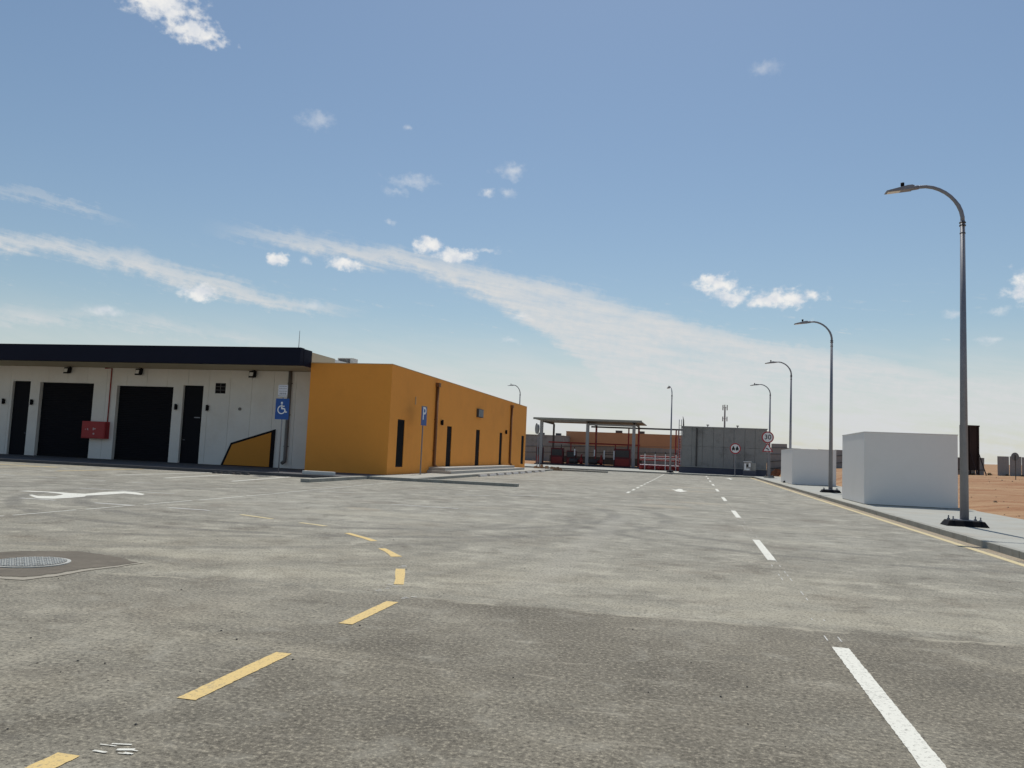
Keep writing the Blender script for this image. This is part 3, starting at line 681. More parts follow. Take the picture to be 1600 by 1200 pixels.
for a, b, c0, c1, k in OO:
    A, B, E0, E1 = a-oy, b-oy, c0-oz, c1-oz
    m.quad((0, A, E0), (0, A, E1), (-D, A, E1), (-D, A, E0)); m.quad((0, B, E1), (0, B, E0), (-D, B, E0), (-D, B, E1))
    m.quad((0, A, E1), (0, B, E1), (-D, B, E1), (-D, A, E1)); m.quad((0, B, E0), (0, A, E0), (-D, A, E0), (-D, B, E0))
xl = -20.16-ox; yb = Y1-oy; zb, zt = -.05, OT-oz
m.quad((xl, 0, zb), (0, 0, zb), (0, 0, zt), (xl, 0, zt)); m.quad((0, yb, zb), (xl, yb, zb), (xl, yb, zt), (0, yb, zt)); m.quad((xl, yb, zb), (xl, 0, zb), (xl, 0, zt), (xl, yb, zt))
bmesh.ops.remove_doubles(m.bm, verts=m.bm.verts, dist=.0005); m.flat = False
m.build('walls', ORANGE, ob)
m = MB(); m.box(xl+.01, -.01, .01, yb-.01, zt-.35, zt-.3); m.build('roof', mat('roof_screed', (.5, .48, .44), .9), ob)
cm = mat('parapet_coping', (.58, .36, .16), .8, .08, 2)
m = MB(); m.box(-.28, .012, -.012, yb+.012, zt, zt+.045); m.build('coping', cm, ob)
m = MB(); m.box(xl, -.282, -.012, .28, zt, zt+.045); m.build('coping', cm, ob)
for a, b, c0, c1, k in OO:
    A, B, E0, E1 = a-oy, b-oy, c0-oz, c1-oz
    if k == 'door':
        m = MB(); m.box(-D-.08, -D+.02, A+.004, B-.004, E0+.004, E1-.004); d = m.build('door', DOORB, ob)
        m = MB(); m.box(-D+.022, -D+.032, A+.08, B-.08, E0+.06, E1-.1); m.build('door_leaf', DOORB, d)
        m = MB(); m.tube([(-D+.03, B-.18, E0+1.05), (-D+.08, B-.18, E0+1.05), (-D+.08, B-.32, E0+1.05)], .014, 8); m.build('handle', GALV, d)
    else:
        m = MB(); m.box(-D-.06, -D+.02, A+.004, B-.004, E0+.004, E1-.004); d = m.build('window', BLACKM, ob)
        m = MB(); m.box(-D+.022, -D+.026, A+.07, B-.07, E0+.07, E1-.07); m.build('pane', mat('dark_glass', (.006, .006, .007), .8, .05, 1, spec=.08), d)
for y, z0, z1, mm in ((46.29, .52, 5.41, BROWNP), (66.77, .54, 5.41, BROWNP)):
    m = MB(); m.tube([(.10, y-oy, z1-oz), (.10, y-oy, z0-oz+.12), (.13, y-oy, z0-oz+.05), (.28, y-oy+.02, z0-oz-.06)], .095, 10); dp = m.build('downpipe', mm, ob)
    m = MB(); m.box(0, .24, y-oy-.17, y-oy+.17, z1-oz-.02, z1-oz+.22); m.build('rain_hopper', mm, dp)
    for z in (1.3, 3.2):
        m = MB(); m.box(.001, .14, y-oy-.13, y-oy+.13, z, z+.05); m.build('pipe_bracket', mm, dp)
m = MB(); m.box(.0, .05, 42.60-oy, 42.66-oy, 4.05-oz, 4.5-oz); m.build('vent_slot', mat('pale_plaster', (.6, .45, .25), .9), ob)
wall_lamp((OXF, 47.5, 3.25), 'x', 'small dark wall lamp beside the first door of the orange wall', 'lamps on the orange wall')
wall_lamp((OXF, 65.05, 3.25), 'x', 'small dark wall lamp beside the third door of the orange wall', 'lamps on the orange wall')
vt = thing('wall_notice', 'small grey framed vent unit high above the second orange-wall door', 'vent', (OXF, 56.45, 4.03))
m = MB(); m.box(0, .16, -.7, .7, 0, .62); m.build('frame', STEELD, vt, bevel=.01)
m = MB()
for i in range(3): m.box(.162, .175, -.62+i*.43, -.24+i*.43, .06, .56)
m.build('louvre', SBACK, vt)
st = thing('entrance_steps', 'two broad concrete steps below the doors of the orange building', 'steps', (OXF, 55.5, PZ))
STM = mat('step_concrete', (.42, .40, .36), .9, .15, 2, .3, 30)
m = MB(); m.box(.004, 1.5, -10.2, 10.9, 0.002, .17); m.build('step', STM, st, bevel=.012)
m = MB(); m.box(.004, 1.05, -9.9, 9.0, .171, .35); m.build('step', STM, st, bevel=.012)

# ------------------------------------------------------------------ letters
def text_mesh(body, size, name, m, parent, mtx, ext=.0015):
    cu = bpy.data.curves.new('t', 'FONT'); cu.body = body; cu.size = size; cu.align_x = 'CENTER'; cu.align_y = 'CENTER'; cu.extrude = ext; cu.offset = size*.012
    to = bpy.data.objects.new('t', cu); C.objects.link(to)
    me = bpy.data.meshes.new_from_object(to.evaluated_get(bpy.context.evaluated_depsgraph_get())); me.name = name
    bpy.data.objects.remove(to); bpy.data.curves.remove(cu)
    me.transform(mtx); me.materials.clear(); me.materials.append(m)
    o = bpy.data.objects.new(name, me); C.objects.link(o); o.parent = parent; return o
UPR = Matrix.Rotation(R(90), 4, 'X')     # lettering that stands up and faces -Y
def disc(m, cx, cz, r, y0, y1, n=40):
    return m.prism([(cx+r*math.cos(2*math.pi*i/n), cz+r*math.sin(2*math.pi*i/n)) for i in range(n)], 'y', y0, y1)
def arc_band(m, cx, cz, r, w, a0, a1, y0, y1, n=24):
    out = [(cx+(r+w/2)*math.cos(a0+(a1-a0)*i/n), cz+(r+w/2)*math.sin(a0+(a1-a0)*i/n)) for i in range(n+1)]
    inn = [(cx+(r-w/2)*math.cos(a0+(a1-a0)*i/n), cz+(r-w/2)*math.sin(a0+(a1-a0)*i/n)) for i in range(n+1)]
    return m.prism(out+inn[::-1], 'y', y0, y1)
def seg(m, p, q, w, y0, y1):
    p = Vector(p); q = Vector(q); d = (q-p).normalized(); n = Vector((-d.y, d.x))*w/2
    return m.prism([(p-n)[:], (q-n)[:], (q+n)[:], (p+n)[:]], 'y', y0, y1)

# disabled parking sign
ds = thing('disabled_parking_sign', 'blue disabled parking sign with white wheelchair symbol and notice on a slim post', 'sign', (-19.52, 35.0, PZ))
m = MB(); m.tube([(0, .03, 0), (0, .03, 4.2)], .03, 10); m.build('post', GALV, ds)
m = MB(); m.box(-.36, .36, -.02, 0, 2.56, 3.57); bd = m.build('sign_board', BLUE, ds)
m = MB(); Y0, Y1s = -.024, -.021; cz = 3.06
disc(m, -.03, cz+.30, .055, Y0, Y1s, 20)
seg(m, (-.03, cz+.22), (-.015, cz+.02), .075, Y0, Y1s); seg(m, (-.03, cz+.14), (.12, cz+.14), .045, Y0, Y1s)
seg(m, (-.04, cz+.02), (.12, cz+.02), .06, Y0-.001, Y1s); seg(m, (.12, cz+.04), (.19, cz-.16), .06, Y0-.002, Y1s); seg(m, (.17, cz-.15), (.27, cz-.13), .05, Y0-.003, Y1s)
arc_band(m, -.03, cz-.03, .19, .05, R(105), R(345), Y0-.004, Y1s, 30)
m.build('wheelchair_symbol', SWHITE, bd)
m = MB(); m.box(-.27, .22, -.02, 0, 3.66, 4.24); nb = m.build('notice_board', mat('notice_grey_white', (.62, .62, .66), .6), ds)
m = MB()
for i, z in enumerate((4.17, 4.06, 3.93)):
    x = -.22
    while x < .15:
        w = random.uniform(.03, .09); m.box(x, min(x+w, .19), -.023, -.021, z-.012, z+.014); x += w+random.uniform(.015, .03)
for x in (-.16, -.08, .0, .08, .14): m.box(x-.02, x+.02, -.023, -.021, 3.79-random.uniform(0, .02), 3.83+random.uniform(0, .03))
m.box(-.27, .22, -.024, -.021, 3.70, 3.715)
m.build('lettering', SBACK, nb)['kind'] = 'stuff'

# parking sign, turned towards the bays
ps = thing('parking_sign', 'narrow blue parking sign with white P on a grey post before the orange wall', 'sign', (-14.69, 41.95, PZ), R(90-4))
m = MB(); m.tube([(0, .045, 0), (0, .045, 3.8)], .035, 10); m.build('post', GALV, ps)
m = MB(); m.box(-.36, .36, -.015, .008, 2.72, 3.80); pb = m.build('sign_board', BLUE, ps)
m = MB(); m.box(-.36, .36, -.0165, -.0155, 3.72, 3.80); m.build('sign_edge', SBACK, pb)
text_mesh('P', 1.0, 'letter_p', SWHITE, pb, Matrix.Translation((0, -.018, 3.35)) @ UPR, .002)
m = MB(); m.box(-.1, .1, .0, .11, 0, .012); m.build('foot_plate', GALV, ps)

# ------------------------------------------------------------------ street lamps
def street_lamp(loc, rz, label):
    t = thing('street_lamp', label, 'street lamp', loc, rz, 'street lamps beside the road')
    m = MB(); m.box(-.52, .52, -.32, .32, 0, .15, .09); m.build('base_block', BLACKM, t, bevel=.02)
    m = MB(); m.box(-.2, .2, -.2, .2, .151, .175); fl = m.build('foot_flange', GALV, t)
    for sx in (-1, 1):
        for sy in (-1, 1):
            m = MB(); m.tube([(sx*.33, sy*.2, .1), (sx*.33, sy*.2, .26)], .018, 6); m.tube([(sx*.33, sy*.2, .15), (sx*.33, sy*.2, .185)], .04, 6); m.build('anchor_bolt', GALV, t)
    m = MB(); m.tube([(0, 0, .16), (0, 0, 8.35)], [.112, .062], 12); m.build('pole', GALV, t)
    for z in (8.28, 8.2, 7.98):
        m = MB(); m.tube([(0, 0, z), (0, 0, z+.03)], .085 if z > 8.1 else .075, 12); m.build('collar', STEELD, t)
    arm = [(0, 8.33), (0, 8.45), (-.035, 8.62), (-.10, 8.78), (-.19, 8.92), (-.30, 9.05), (-.43, 9.16), (-.58, 9.25), (-.74, 9.315), (-.92, 9.35), (-1.08, 9.345), (-1.22, 9.325)]
    m = MB(); m.tube([(x, 0, z) for x, z in arm], [.055]*4+[.048]*8, 12); m.build('arm', GALV, t)
    m = MB(); m.tube([(-1.12, 0, 9.34), (-1.34, 0, 9.305)], .06, 10)
    m.prism([(-1.24, 9.36), (-1.30, 9.385), (-1.42, 9.375), (-1.96, 9.235), (-1.985, 9.205), (-1.95, 9.20), (-1.62, 9.235), (-1.28, 9.27)], 'y', -.13, .13)
    l = m.build('lamp_head', GALV, t)
    m = MB(); m.prism([(-1.93, 9.192), (-1.60, 9.226), (-1.60, 9.233), (-1.93, 9.199)], 'y', -.10, .10); m.build('lens', LENS, l)
    m = MB(); m.tube([(-1.53, 0, 9.34), (-1.53, 0, 9.39)], .03, 8); m.tube([(-1.53, 0, 9.39), (-1.53, 0, 9.48)], .05, 10); m.build('light_sensor', BLACKM, l)
    return t
sl = street_lamp((7.1, 23.6, PZ), 0, 'tall grey curved street lamp nearest the camera on the right pavement')
dup(sl, (7.27, 46.0, PZ), 0, 'grey curved street lamp between the two white blocks, second from camera')
dup(sl, (7.27, 64.6, PZ), 0, 'grey curved street lamp before the far white block, third from camera')
dup(sl, (7.42, 83.6, PZ), 0, 'grey curved street lamp at the far pavement corner beside the speed sign')
dup(sl, (-2.42, 87.4, PZ), R(-75), 'slim street lamp seen end on between the canopy and concrete wall')
dup(sl, (-20.3, 92.0, PZ), R(55), 'street lamp whose curved top shows above the orange building roof')

# ------------------------------------------------------------------ white blocks on the pavement
def white_block(loc, sx, sy, h, label):
    t = thing('white_block', label, 'utility block', loc, 0, 'white rendered utility blocks')
    m = MB(); m.box(0, sx, 0, sy, .02, h); m.build('rendered_walls', WHITE, t, bevel=.012)
    m = MB(); m.box(.03, sx-.03, .03, sy-.03, -.03, .0195); m.build('footing', KERB, t)
    m = MB(); m.box(-.012, sx+.012, -.012, sy+.012, h, h+.03); m.build('capping', WHITE, t)
    return t
white_block((6.57, 33.72, PZ), 3.36, 4.75, 2.83, 'large white rendered block on the right pavement, nearer of two')
white_block((6.9, 60.0, PZ), 2.95, 7.5, 2.53, 'smaller white rendered block further along the right pavement')

for i, (x, y, rx, ry, h) in enumerate(((9.95, 33.45, .55, .30, .07), (6.9, 33.5, .5, .16, .025), (9.2, 59.8, .9, .25, .06))):
    m = MB(); n = 20; rings = []
    for q in range(5):
        t = q/4; rings.append([m.bm.verts.new((rx*(1-t)*math.cos(2*math.pi*k/n)*(1+.18*mnoise.noise((k*.7, q, i*3.1))), ry*(1-t)*math.sin(2*math.pi*k/n)*(1+.18*mnoise.noise((k*.6, q, i*5.3))), h*(1-(1-t)**2)-.004)) for k in range(n)])
    for A, B in zip(rings, rings[1:]):
        for k in range(n): m.bm.faces.new((A[k], A[(k+1) % n], B[(k+1) % n], B[k])).smooth = True
    bmesh.ops.remove_doubles(m.bm, verts=m.bm.verts, dist=.001)
    m.build('sand_drift', STRAW, pav, loc=(x, y, PZ))
# ------------------------------------------------------------------ far end: concrete wall building
cb = thing('concrete_building', 'dark grey precast concrete building closing the end of the road', 'building', (-1.3, 90, PZ))
ox, oy, oz = cb.location
cols = [-1.3, -.2, .38, .94, 2.10, 3.19, 4.27, 5.42, 6.49, 7.72]
for a, b in zip(cols, cols[1:]):
    for z0, z1 in ((.82, 3.08), (3.10, 5.16)):
        m = MB(); dd = random.uniform(-.012, .012); m.box(a-ox+.012, b-ox-.012, dd, .2, z0-oz, z1-oz); m.build('wall_panel', PRECAST, cb, bevel=.008)
m = MB(); m.box(-1.28-ox, 7.70-ox, .16, 7, 0, 5.15-oz); m.build('body', PRECAST, cb)
m = MB(); m.box(-1.55-ox, 7.74-ox, -.06, .15, -.03, .80-oz); m.build('plinth', PRECASTD, cb)
m = MB(); m.box(-1.57-ox, 7.76-ox, -.10, .14, .802-oz, .86-oz); m.build('plinth_ledge', CONC, cb)
m = MB(); m.box(-1.36-ox, 7.78-ox, -.05, 7.05, 5.165-oz, 5.28-oz); m.build('roof_cap', mat('roof_cap_grey', (.30, .30, .29), .9), cb)
m = MB(); m.tube([(.31-ox, -.11, .9-oz), (.31-ox, -.11, 5.1-oz)], .075, 8); m.build('downpipe', STEELD, cb)
for x in (1.47, 4.66):
    m = MB(); m.tube([(x-ox, .6, 5.28-oz), (x-ox, .6, 5.48-oz)], .05, 8); m.tube([(x-ox, .6, 5.45-oz), (x-ox, .6, 5.55-oz)], [.17, .12], 10); m.build('roof_vent', STEELD, cb)
# ladder with a hooped top on the left corner
m = MB()
for dx in (-1.62, -1.36):
    m.tube([(dx-ox, -.22, .9-oz), (dx-ox, -.22, 5.6-oz), (dx-ox, -.12, 5.95-oz), (dx-ox, .25, 6.0-oz)], .035, 6)
for k in range(16): m.tube([(-1.62-ox, -.22, 1.1-oz+k*.28), (-1.36-ox, -.22, 1.1-oz+k*.28)], .018, 5)
m.build('ladder', GALV, cb)
m = MB(); m.tube([(-1.15-ox, .1, 5.28-oz), (-1.16-ox, .1, 5.9-oz), (-1.24-ox, .1, 6.35-oz)], [.08, .06, .02], 6); m.build('roof_horn', STEELD, cb)

# ------------------------------------------------------------------ road signs at the far end
def ring_sign(t, z, r, y=-.03):
    m = MB(); disc(m, 0, z, r, y, 0); b = m.build('sign_disc', SRED, t)
    m = MB(); disc(m, 0, z, r*.80, y-.006, y-.002); f = m.build('sign_face', SWHITE, b); return b
n1 = thing('no_overtaking_sign', 'round red ringed no overtaking sign on a grey post before the concrete wall', 'sign', (4.28, 87.0, PZ))
m = MB(); m.tube([(0, .04, 0), (0, .04, 3.2)], .045, 8); m.build('post', GALV, n1)
b = ring_sign(n1, 2.82, .56)
for x, mm in ((-.19, SBLACK), (.19, SBLACK)):
    m = MB(); z = 2.82
    m.prism([(x-.15, z-.16), (x+.15, z-.16), (x+.15, z+.05), (x+.10, z+.07), (x+.06, z+.24), (x-.06, z+.24), (x-.10, z+.07), (x-.15, z+.05)], 'y', -.042, -.037)
    m.box(x-.11, x-.06, -.042, -.037, z-.25, z-.1601); m.box(x+.06, x+.11, -.042, -.037, z-.25, z-.1601); m.build('car_symbol', mm, b)
n2 = thing('speed_limit_sign', 'round 30 speed limit sign above a red warning triangle by the far pavement', 'sign', (7.12, 82.2, PZ))
m = MB(); m.tube([(0.10, .05, 0), (0.0, .05, 4.3)], .05, 8); m.tube([(.25, .06, 0), (.2, .06, 3.6)], .04, 8); m.build('post', GALV, n2)
m = MB(); m.box(-.3, .5, -.2, .3, 0, .12); m.build('footing', CONC, n2)
b = ring_sign(n2, 3.98, .58)
text_mesh('30', .66, 'speed_figures', SBLACK, b, Matrix.Translation((0, -.040, 3.98)) @ UPR, .002)
def tri(s, z): return [(-s*.5, z-s*.29), (s*.5, z-s*.29), (0, z+s*.58)]
m = MB(); m.prism(tri(1.06, 2.86), 'y', -.03, 0); tb = m.build('warning_triangle', SRED, n2)
m = MB(); m.prism(tri(.74, 2.855), 'y', -.037, -.032); m.build('triangle_face', SWHITE, tb)
m = MB(); arc_band(m, -.10, 2.70, .17, .10, R(0), R(110), -.044, -.038, 12); m.build('bend_symbol', SBLACK, tb)
# meter cabinet
mc = thing('meter_cabinet', 'small grey utility cabinet with white front before the concrete wall', 'cabinet', (5.8, 87.9, PZ))
m = MB(); m.box(-.66, .66, -.35, .35, 0, .52); m.build('plinth', PRECASTD, mc, bevel=.02)
m = MB(); m.box(-.6, .18, -.32, .3, .521, 1.46); m.build('housing', SHEET, mc, bevel=.02)
m = MB(); m.box(.19, .64, -.25, .3, .521, 1.35); m.build('side_housing', PRECAST, mc, bevel=.02)
m = MB(); m.box(-.63, .20, -.36, .32, 1.465, 1.52); m.build('lid', SWHITE, mc)
m = MB(); m.box(-.54, -.36, -.335, -.322, .62, 1.3); m.box(-.34, .0, -.335, -.322, .60, .78); m.box(-.1, .1, -.335, -.322, .95, 1.35); m.build('front_label', SWHITE, mc)
m = MB(); m.box(-.34, -.14, -.336, -.322, .95, 1.2); m.build('dial_window', SBLACK, mc)
# convex mirror
cm_ = thing('traffic_mirror', 'round traffic mirror seen from the side on a post beyond the orange building', 'mirror', (-16.55, 84.5, PZ), R(-62))
m = MB(); m.tube([(0, .1, 0), (0, .1, 4.5)], .05, 8); m.build('post', GALV, cm_)
m = MB(); disc(m, 0, 4.12, .58, -.12, .05); m.build('mirror_back', SBACK, cm_)
m = MB(); m.tube([(0, .04, 4.12), (0, .14, 4.12)], .06, 8); m.build('clamp', STEELD, cm_)
m = MB(); m.tube([(.25, .3, 0), (.2, .3, 2.6)], .05, 8); m.build('stay_post', GALV, cm_)

# ------------------------------------------------------------------ fuel canopy and pump yard
ROOFC = mat('weathered_roof_sheet', (.27, .26, .225), .7, .15, 1.5)
cp = thing('steel_canopy', 'open steel canopy with flat corrugated roof at the end of the road', 'canopy', (-13.9, 106, PZ))
ox, oy, oz = cp.location
for x in (-20.2, -13.9, -7.75):
    m = MB(); m.box(x-ox-.2, x-ox+.2, -.2, .2, 0, 6.18-oz-(.0 if x < -19 else .35)); m.build('post', SHEET, cp)
    m = MB(); m.box(x-ox-.13, x-ox+.13, 9.57, 9.83, 0, 5.95-oz); m.build('post', STEELD, cp)
m = MB(); m.box(-13.7-ox, -7.95-ox, -.10, .10, 5.60-oz, 5.84-oz); m.build('beam', SHEET, cp)
m = MB(); m.box(-20.0-ox, -14.1-ox, -.10, .10, 5.95-oz, 6.15-oz); m.build('beam', SHEET, cp)
for x in (-20.2, -13.9, -7.75):
    m = MB(); m.box(x-ox-.1, x-ox+.1, .21, 9.56, 5.88-oz, 6.13-oz); m.build('beam', STEELD, cp)
m = MB(); prof = []
n = 72
for i in range(n+1):
    x = -21.2-ox+(14.5)*i/n; prof.append((x, 6.30-oz+(.05 if i % 2 else 0)))
prof += [(-6.7-ox, 6.20-oz), (-21.2-ox, 6.20-oz)]
m.prism(prof, 'y', -.9, 10.6); m.build('roof_sheet', ROOFC, cp)
m = MB(); m.box(-21.22-ox, -6.68-ox, -.96, -.91, 6.15-oz, 6.42-oz); m.build('gutter', ROOFC, cp)
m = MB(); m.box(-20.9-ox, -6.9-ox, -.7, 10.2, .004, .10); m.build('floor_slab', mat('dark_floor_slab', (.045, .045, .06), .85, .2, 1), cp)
for x in (-17.3, -10.9):
    m = MB(); m.box(x-ox-.07, x-ox+.07, 7.9, 8.04, .101, 3.05); m.build('frame_post', DRED, cp)
m = MB(); m.box(-20.6-ox, -7.4-ox, 7.9, 8.04, 3.051, 3.25); m.build('frame_beam', DRED, cp)
m = MB(); m.box(-20.6-ox, -7.2-ox, 9.2, 9.35, .101, 1.25); m.build('back_panel', STEELD, cp)
# pipe gantry
pg = thing('pipe_gantry', 'dark steel pipe gantry on red posts running from canopy to concrete wall', 'gantry', (-5, 112, PZ))
m = MB(); m.box(-9.2, 3.4, -.1, .1, 5.38, 5.60); m.build('beam', STEELD, pg)
for x in (-8.5, -3.9, -2.5, 2.6, 2.95):
    m = MB(); m.box(x-.09, x+.09, -.09, .09, 0, 5.37); m.build('post', DRED, pg)
# red pipe rack in the open
rk = thing('pipe_rack', 'red and white pipe rack in front of the far fence beside the concrete wall', 'pipe rack', (-5.75, 98, PZ))
for x in (.0, 1.22, 2.45, 3.7):
    m = MB(); m.tube([(x, 0, 0), (x, 0, 1.95)], .05, 8); m.build('white_post', SWHITE, rk)
    m = MB(); m.tube([(x, 0, 1.95), (x, 0, 2.2)], .07, 8); m.build('post_cap', STEELD, rk)
for z, mm in ((1.47, SWHITE), (1.62, DRED), (.60, SWHITE), (1.20, DRED), (.42, DRED), (.2, DRED)):
    m = MB(); m.tube([(-.6, .12, z), (4.3, .12, z)], .05 if mm is SWHITE else .09, 8); m.build('pipe', mm, rk)
for x in (-.4, .6, 1.7, 2.9, 4.0):
    m = MB(); m.tube([(x, -.2, 0), (x, -.2, .55)], .13, 10); m.tube([(x-.25, -.2, .35), (x+.25, -.2, .35)], .12, 10); m.build('valve', DRED, rk)
m = MB(); m.box(-.7, 4.4, .35, .5, 0, .7); m.build('low_wall', DRED, rk)
m = MB(); m.tube([(3.6, .3, 0), (3.6, .3, 4.0)], .07, 8); m.tube([(4.1, .3, 0), (4.1, .3, 4.0)], .07, 8); m.tube([(3.6, .3, 2.6), (4.1, .3, 2.6)], .05, 8); m.build('riser_pipe', DRED, rk)
# machinery under the canopy
def pump(x, y, w, h, kind, label):
    t = thing('pump_set', label, 'pump', (x, y, PZ), 0, 'machines under the canopy')
    if kind == 'box':
        m = MB(); m.box(-w/2, w/2, -.5, .6, .0, h); m.build('housing', mat('dark_red_housing', (.13, .016, .02), .6, .25, 2), t, bevel=.03)
        m = MB(); m.box(-w*.42, w*.42, -.53, -.502, h*.55, h*.92); m.build('panel', STEELD, t)
        m = MB(); m.box(-w*.42, w*.42, -.53, -.502, h*.1, h*.45); m.build('panel', DRED, t)
        m = MB(); m.tube([(w*.3, 0, h), (w*.3, 0, h+.5)], .07, 8); m.build('exhaust', STEELD, t)
    else:
        m = MB(); m.box(-w/2, w/2, -.4, .4, 0, .22); m.build('skid', STEELD, t)
        m = MB(); m.tube([(-w*.45, 0, .62), (w*.1, 0, .62)], .36, 14); m.build('motor', STEELD, t)
        m = MB(); m.tube([(w*.1, 0, .62), (w*.22, 0, .62), (w*.25, 0, .62), (w*.42, 0, .62)], [.2, .2, .42, .42], 14); m.build('impeller_casing', DRED, t)
        m = MB(); m.tube([(w*.33, 0, .9), (w*.33, 0, 1.4), (w*.33, .5, 1.5)], .11, 10); m.build('outlet_pipe', DRED, t)
        m = MB(); m.tube([(-w*.1, -.3, .2), (-w*.1, -.3, 1.35)], .05, 8); m.build('gauge_stand', STEELD, t)
        m = MB(); m.tube([(-w*.1, -.3, 1.36), (-w*.1, -.3, 2.25)], .09, 8); m.build('white_gauge_post', SWHITE, t)
    return t
pump(-20.7, 108, .9, 2.3, 'box', 'narrow dark red cabinet behind the left canopy post')
pump(-18.4, 109, 1.7, 2.3, 'box', 'dark red cabinet in the left bay of the canopy')
pump(-16.5, 109.5, 1.3, 2.0, 'box', 'shorter dark red cabinet left of the pump with white gauge post')
pump(-15.6, 108, 2.1, 1.6, 'pump', 'dark pump with white gauge post left of the middle canopy post')
pump(-12.9, 108, 2.1, 1.6, 'pump', 'dark pump with white gauge post right of the middle canopy post')
pump(-9.4, 108.6, 2.2, 2.5, 'box', 'wide dark red cabinet beside the right canopy post')
fr = thing('hose_frame', 'white posted frame standing between the pump and wide red cabinet', 'frame', (-11.15, 108, PZ))
for x in (-.66, .66):
    m = MB(); m.tube([(x, 0, 0), (x, 0, .98)], .06, 8); m.build('post_foot', STEELD, fr)
    m = MB(); m.tube([(x, 0, .99), (x, 0, 2.2)], .09, 8); m.build('white_post', SWHITE, fr)
for z in (1.0, 1.65):
    m = MB(); m.tube([(-.66, 0, z), (.66, 0, z)], .05, 8); m.build('rail', STEELD, fr)
# ------------------------------------------------------------------ fences and far buildings
def fence(name, label, pts, h, pw, mm, rails=(.9, 1.6), railm=STEELD, zf=gh, gap=.02, group=None, lean=.02, cat='fence'):
    t = thing(name, label, cat, (pts[0][0], pts[0][1], zf(*pts[0])), 0, group)
    ox, oy, oz = t.location
    me = None
    for (x0, y0), (x1, y1) in zip(pts, pts[1:]):
        L = math.hypot(x1-x0, y1-y0); n = max(1, round(L/pw)); ang = math.atan2(y1-y0, x1-x0); l = L/n
        me = None
        for i in range(n):
            x = x0+(x1-x0)*i/n; y = y0+(y1-y0)*i/n
            if me is None:
                m = MB(); k = 6; prof = []
                for q in range(k+1): prof.append((gap/2+(l-gap)*q/k, (.0 if q % 2 else .03)))
                prof += [(l-gap/2, .05), (gap/2, .05)]
                m.prism(prof, 'z', 0, h); o = m.build('sheet_panel', mm, t); me = o.data
            else:
                o = bpy.data.objects.new('sheet_panel', me); C.objects.link(o); o.parent = t
            o.location = (x-ox, y-oy, zf(x, y)-oz-.05+random.uniform(-.03, .03)); o.rotation_euler = (random.uniform(-lean, lean), random.uniform(-lean, lean)*.6, ang)
        for z in rails:
            m = MB(); a = Vector((x0-ox, y0-oy, zf(x0, y0)-oz+z)); b_ = Vector((x1-ox, y1-oy, zf(x1, y1)-oz+z)); nn = Vector((math.sin(ang), -math.cos(ang), 0))*.06
            m.tube([a+nn, b_+nn], .035, 6); m.build('rail', railm, t)
    return t
fence('sheet_fence', 'grey sheet metal fence behind the canopy and red pipes', [(-26, 119), (13, 119)], 2.75, 2.2, SHEET, (1.3, 2.2))
fence('sheet_fence', 'grey sheet fence seen between and behind the white blocks', [(8.3, 96.5), (17.5, 96.5)], 2.15, 1.9, SHEET, (.8, 1.6))
fence('sheet_fence', 'short leaning grey fence piece beside the dark hoarding', [(27.4, 95.5), (30.7, 95.5)], 1.95, .75, SHEET, (.55,), lean=.05)
fence('sheet_fence', 'grey upright sheet fence at the right edge beyond the sand', [(31.9, 95.2), (42, 94), (60, 90)], 2.15, 1.12, SHEET, (), gap=.05, lean=.04)
hb = thing('hoarding', 'tall dark rusty hoarding seen from behind with raking struts', 'hoarding', (29.2, 94.6, gh(29.2, 94.6)), R(12))
for i in range(4):
    m = MB(); m.box(-1.25+i*.52, -.74+i*.52, 0, .06, .55, 5.35); m.build('sheet_panel', RUST, hb)
for x in (-1.1, -.2, .7):
    m = MB(); m.box(x-.06, x+.06, -.14, -.01, 0, 5.3); m.build('post', RUST, hb)
    m = MB(); m.tube([(x, -1.5, 0), (x, -.1, 2.4)], .06, 6); m.build('strut', RUST, hb)
m = MB(); m.box(-1.25, .84, -.10, -.005, 5.2, 5.36); m.build('top_rail', RUST, hb)
rs = thing('round_road_sign', 'round road sign seen from behind on a post in the sand', 'sign', (27.57, 78, gh(27.57, 78)), R(16))
m = MB(); m.tube([(0, 0, -.1), (0, 0, 2.2)], .035, 8); m.build('post', STEELD, rs)
m = MB(); disc(m, 0, 2.05, .36, .04, .07); m.build('sign_back', SBACK, rs)
bl = thing('terracotta_building', 'long low terracotta building behind the fence and canopy', 'building', (-12, 135, 0))
m = MB(); m.box(-9.4, 14, 0, 8, 0, 5.5); m.build('walls', TERRA, bl)
m = MB(); m.box(-9.45, 14.05, -.05, 8.05, 5.5, 5.58); m.build('coping', TERRA, bl)
for x in (-.6, 3.2):
    m = MB(); m.box(x-.55, x+.55, 2, 3, 5.58, 6.05); m.build('roof_unit', STEELD, bl)
gl = thing('grey_shed', 'plain grey shed left of the terracotta building beyond the fence', 'building', (-27, 128, 0))
m = MB(); m.box(-14, 6.3, 0, 8, 0, 4.5); m.build('walls', PRECAST, gl)
m = MB(); m.box(-14.1, 6.4, -.1, 8.1, 4.5, 4.62); m.build('roof', SHEET, gl)
for x in (2.4, 5.2):
    m = MB(); m.box(x-.4, x+.4, 1, 2, 4.62, 5.0); m.build('roof_unit', STEELD, gl)
tm = thing('telecom_mast', 'thin telecom mast with antennas far behind the concrete building', 'mast', (9.4, 260, gh(9.4, 260)))
m = MB(); m.tube([(0, 0, -.5), (0, 0, 17.0)], [.35, .22], 8); m.build('pole', GALV, tm)
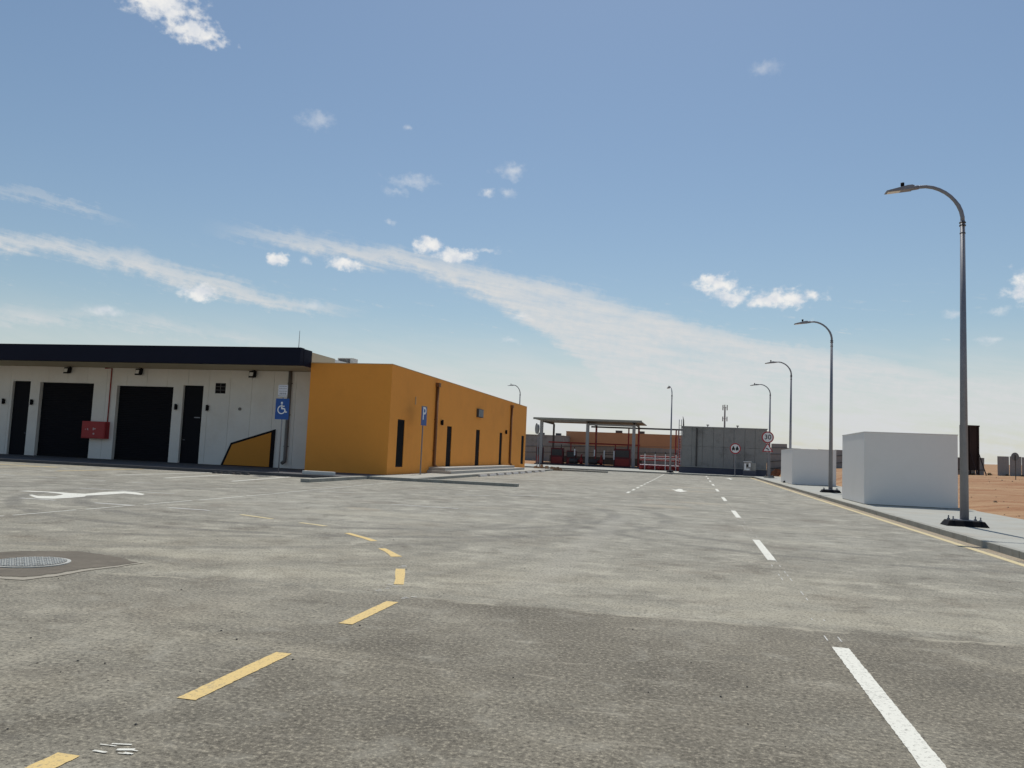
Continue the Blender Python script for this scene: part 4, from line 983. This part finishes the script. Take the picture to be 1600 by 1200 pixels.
for z, hh in ((15.9, 1.7), (12.4, 1.5)):
    for k in range(3):
        a = 2*math.pi*k/3+.4; m = MB(); m.box(math.cos(a)*.75-.15, math.cos(a)*.75+.15, math.sin(a)*.75-.12, math.sin(a)*.75+.12, z, z+hh); m.build('antenna', SHEET, tm)
    m = MB(); m.tube([(-.8, 0, z+.8), (.8, 0, z+.8)], .06, 6); m.build('cross_arm', GALV, tm)
# brick heaps and scrub
def heap(x, y, sx, sy, h, n, label):
    m = MB()
    for k in range(n):
        a = random.gauss(0, .45); b = random.gauss(0, .45); s = random.uniform(.10, .24); z = max(0, h*(1-(a*a+b*b)*1.2))
        m.box(a*sx-s, a*sx+s, b*sy-s*.6, b*sy+s*.6, max(-.1, z-s), z+s*.7, s*.2)
    tag(m.build('brick_heap', BRICK, loc=(x, y, gh(x, y))), label, 'brick heap')
heap(9.4, 95.6, .9, .5, .7, 60, 'heap of red bricks beside the far white block')
def scrub(x, y, s, label):
    m = flatmb()
    for k in range(130):
        a = random.uniform(0, 6.28); e = random.uniform(.1, 1.4); r = s*random.uniform(.3, 1)
        p = Vector((math.cos(a)*math.cos(e), math.sin(a)*math.cos(e)*.7, math.sin(e)*.7))*r; q = Vector((random.uniform(-1, 1), random.uniform(-1, 1), random.uniform(-.3, 1)))*.06; t = Vector((random.uniform(-1, 1), random.uniform(-1, 1), 0))*.02
        m.quad(p*.55-t, p*.55+t, p+q+t, p+q-t)
    tag(m.build('scrub_bush', SCRUB, loc=(x, y, gh(x, y))), label, 'shrub')
for i, (x, y, s, lb) in enumerate(((30.9, 94.5, .5, 'low dry bush between the hoarding and right fence'), (32.6, 94.6, .35, 'small dry bush at the foot of the right fence, left panel'), (34.0, 94.4, .3, 'tiny dry bush at the foot of the right fence by its sign'), (29.0, 93.6, .4, 'dry bush below the dark hoarding'))): scrub(x, y, s, lb)
# stones scattered on the sand: nobody could count them
m = MB()
for k in range(420):
    x = 10.8+random.random()**1.5*35; y = random.uniform(20, 100); s = random.uniform(.01, .035) if random.random() < .93 else random.uniform(.04, .09); z = gh(x, y)
    m.box(x-s, x+s, y-s, y+s, z-s*.4, z+s*.9, s*.45)
o = m.build('desert_stones', mat('desert_stone', (.34, .245, .165), .95, .25, 2)); o['kind'] = 'stuff'; o['label'] = 'small pale stones scattered over the desert sand'
# grit and chips on the asphalt
m = MB()
for k in range(260):
    y = 3+random.random()**1.6*32; x = random.uniform(-11-y*.3, 6.0); s = random.uniform(.003, .0075)
    m.box(x-s, x+s, y-s, y+s, .001, s*1.3, s*.4)
o = m.build('road_grit', mat('road_grit', (.13, .12, .105), .95, .3, 2)); o['kind'] = 'stuff'; o['label'] = 'loose grit chips on the asphalt'
# dusty debris by the disabled bay
m = MB()
for k in range(16):
    x = random.uniform(-.9, .9); s = random.uniform(.04, .12); m.box(x-s, x+s, -s*.8+random.uniform(-.15, .15), s*.8, 0, s*.9, s*.3)
tag(m.build('debris_pile', STEELD, loc=(-21.2, 33.6, 0)), 'small dark debris pile by the kerb of the garage building', 'debris')
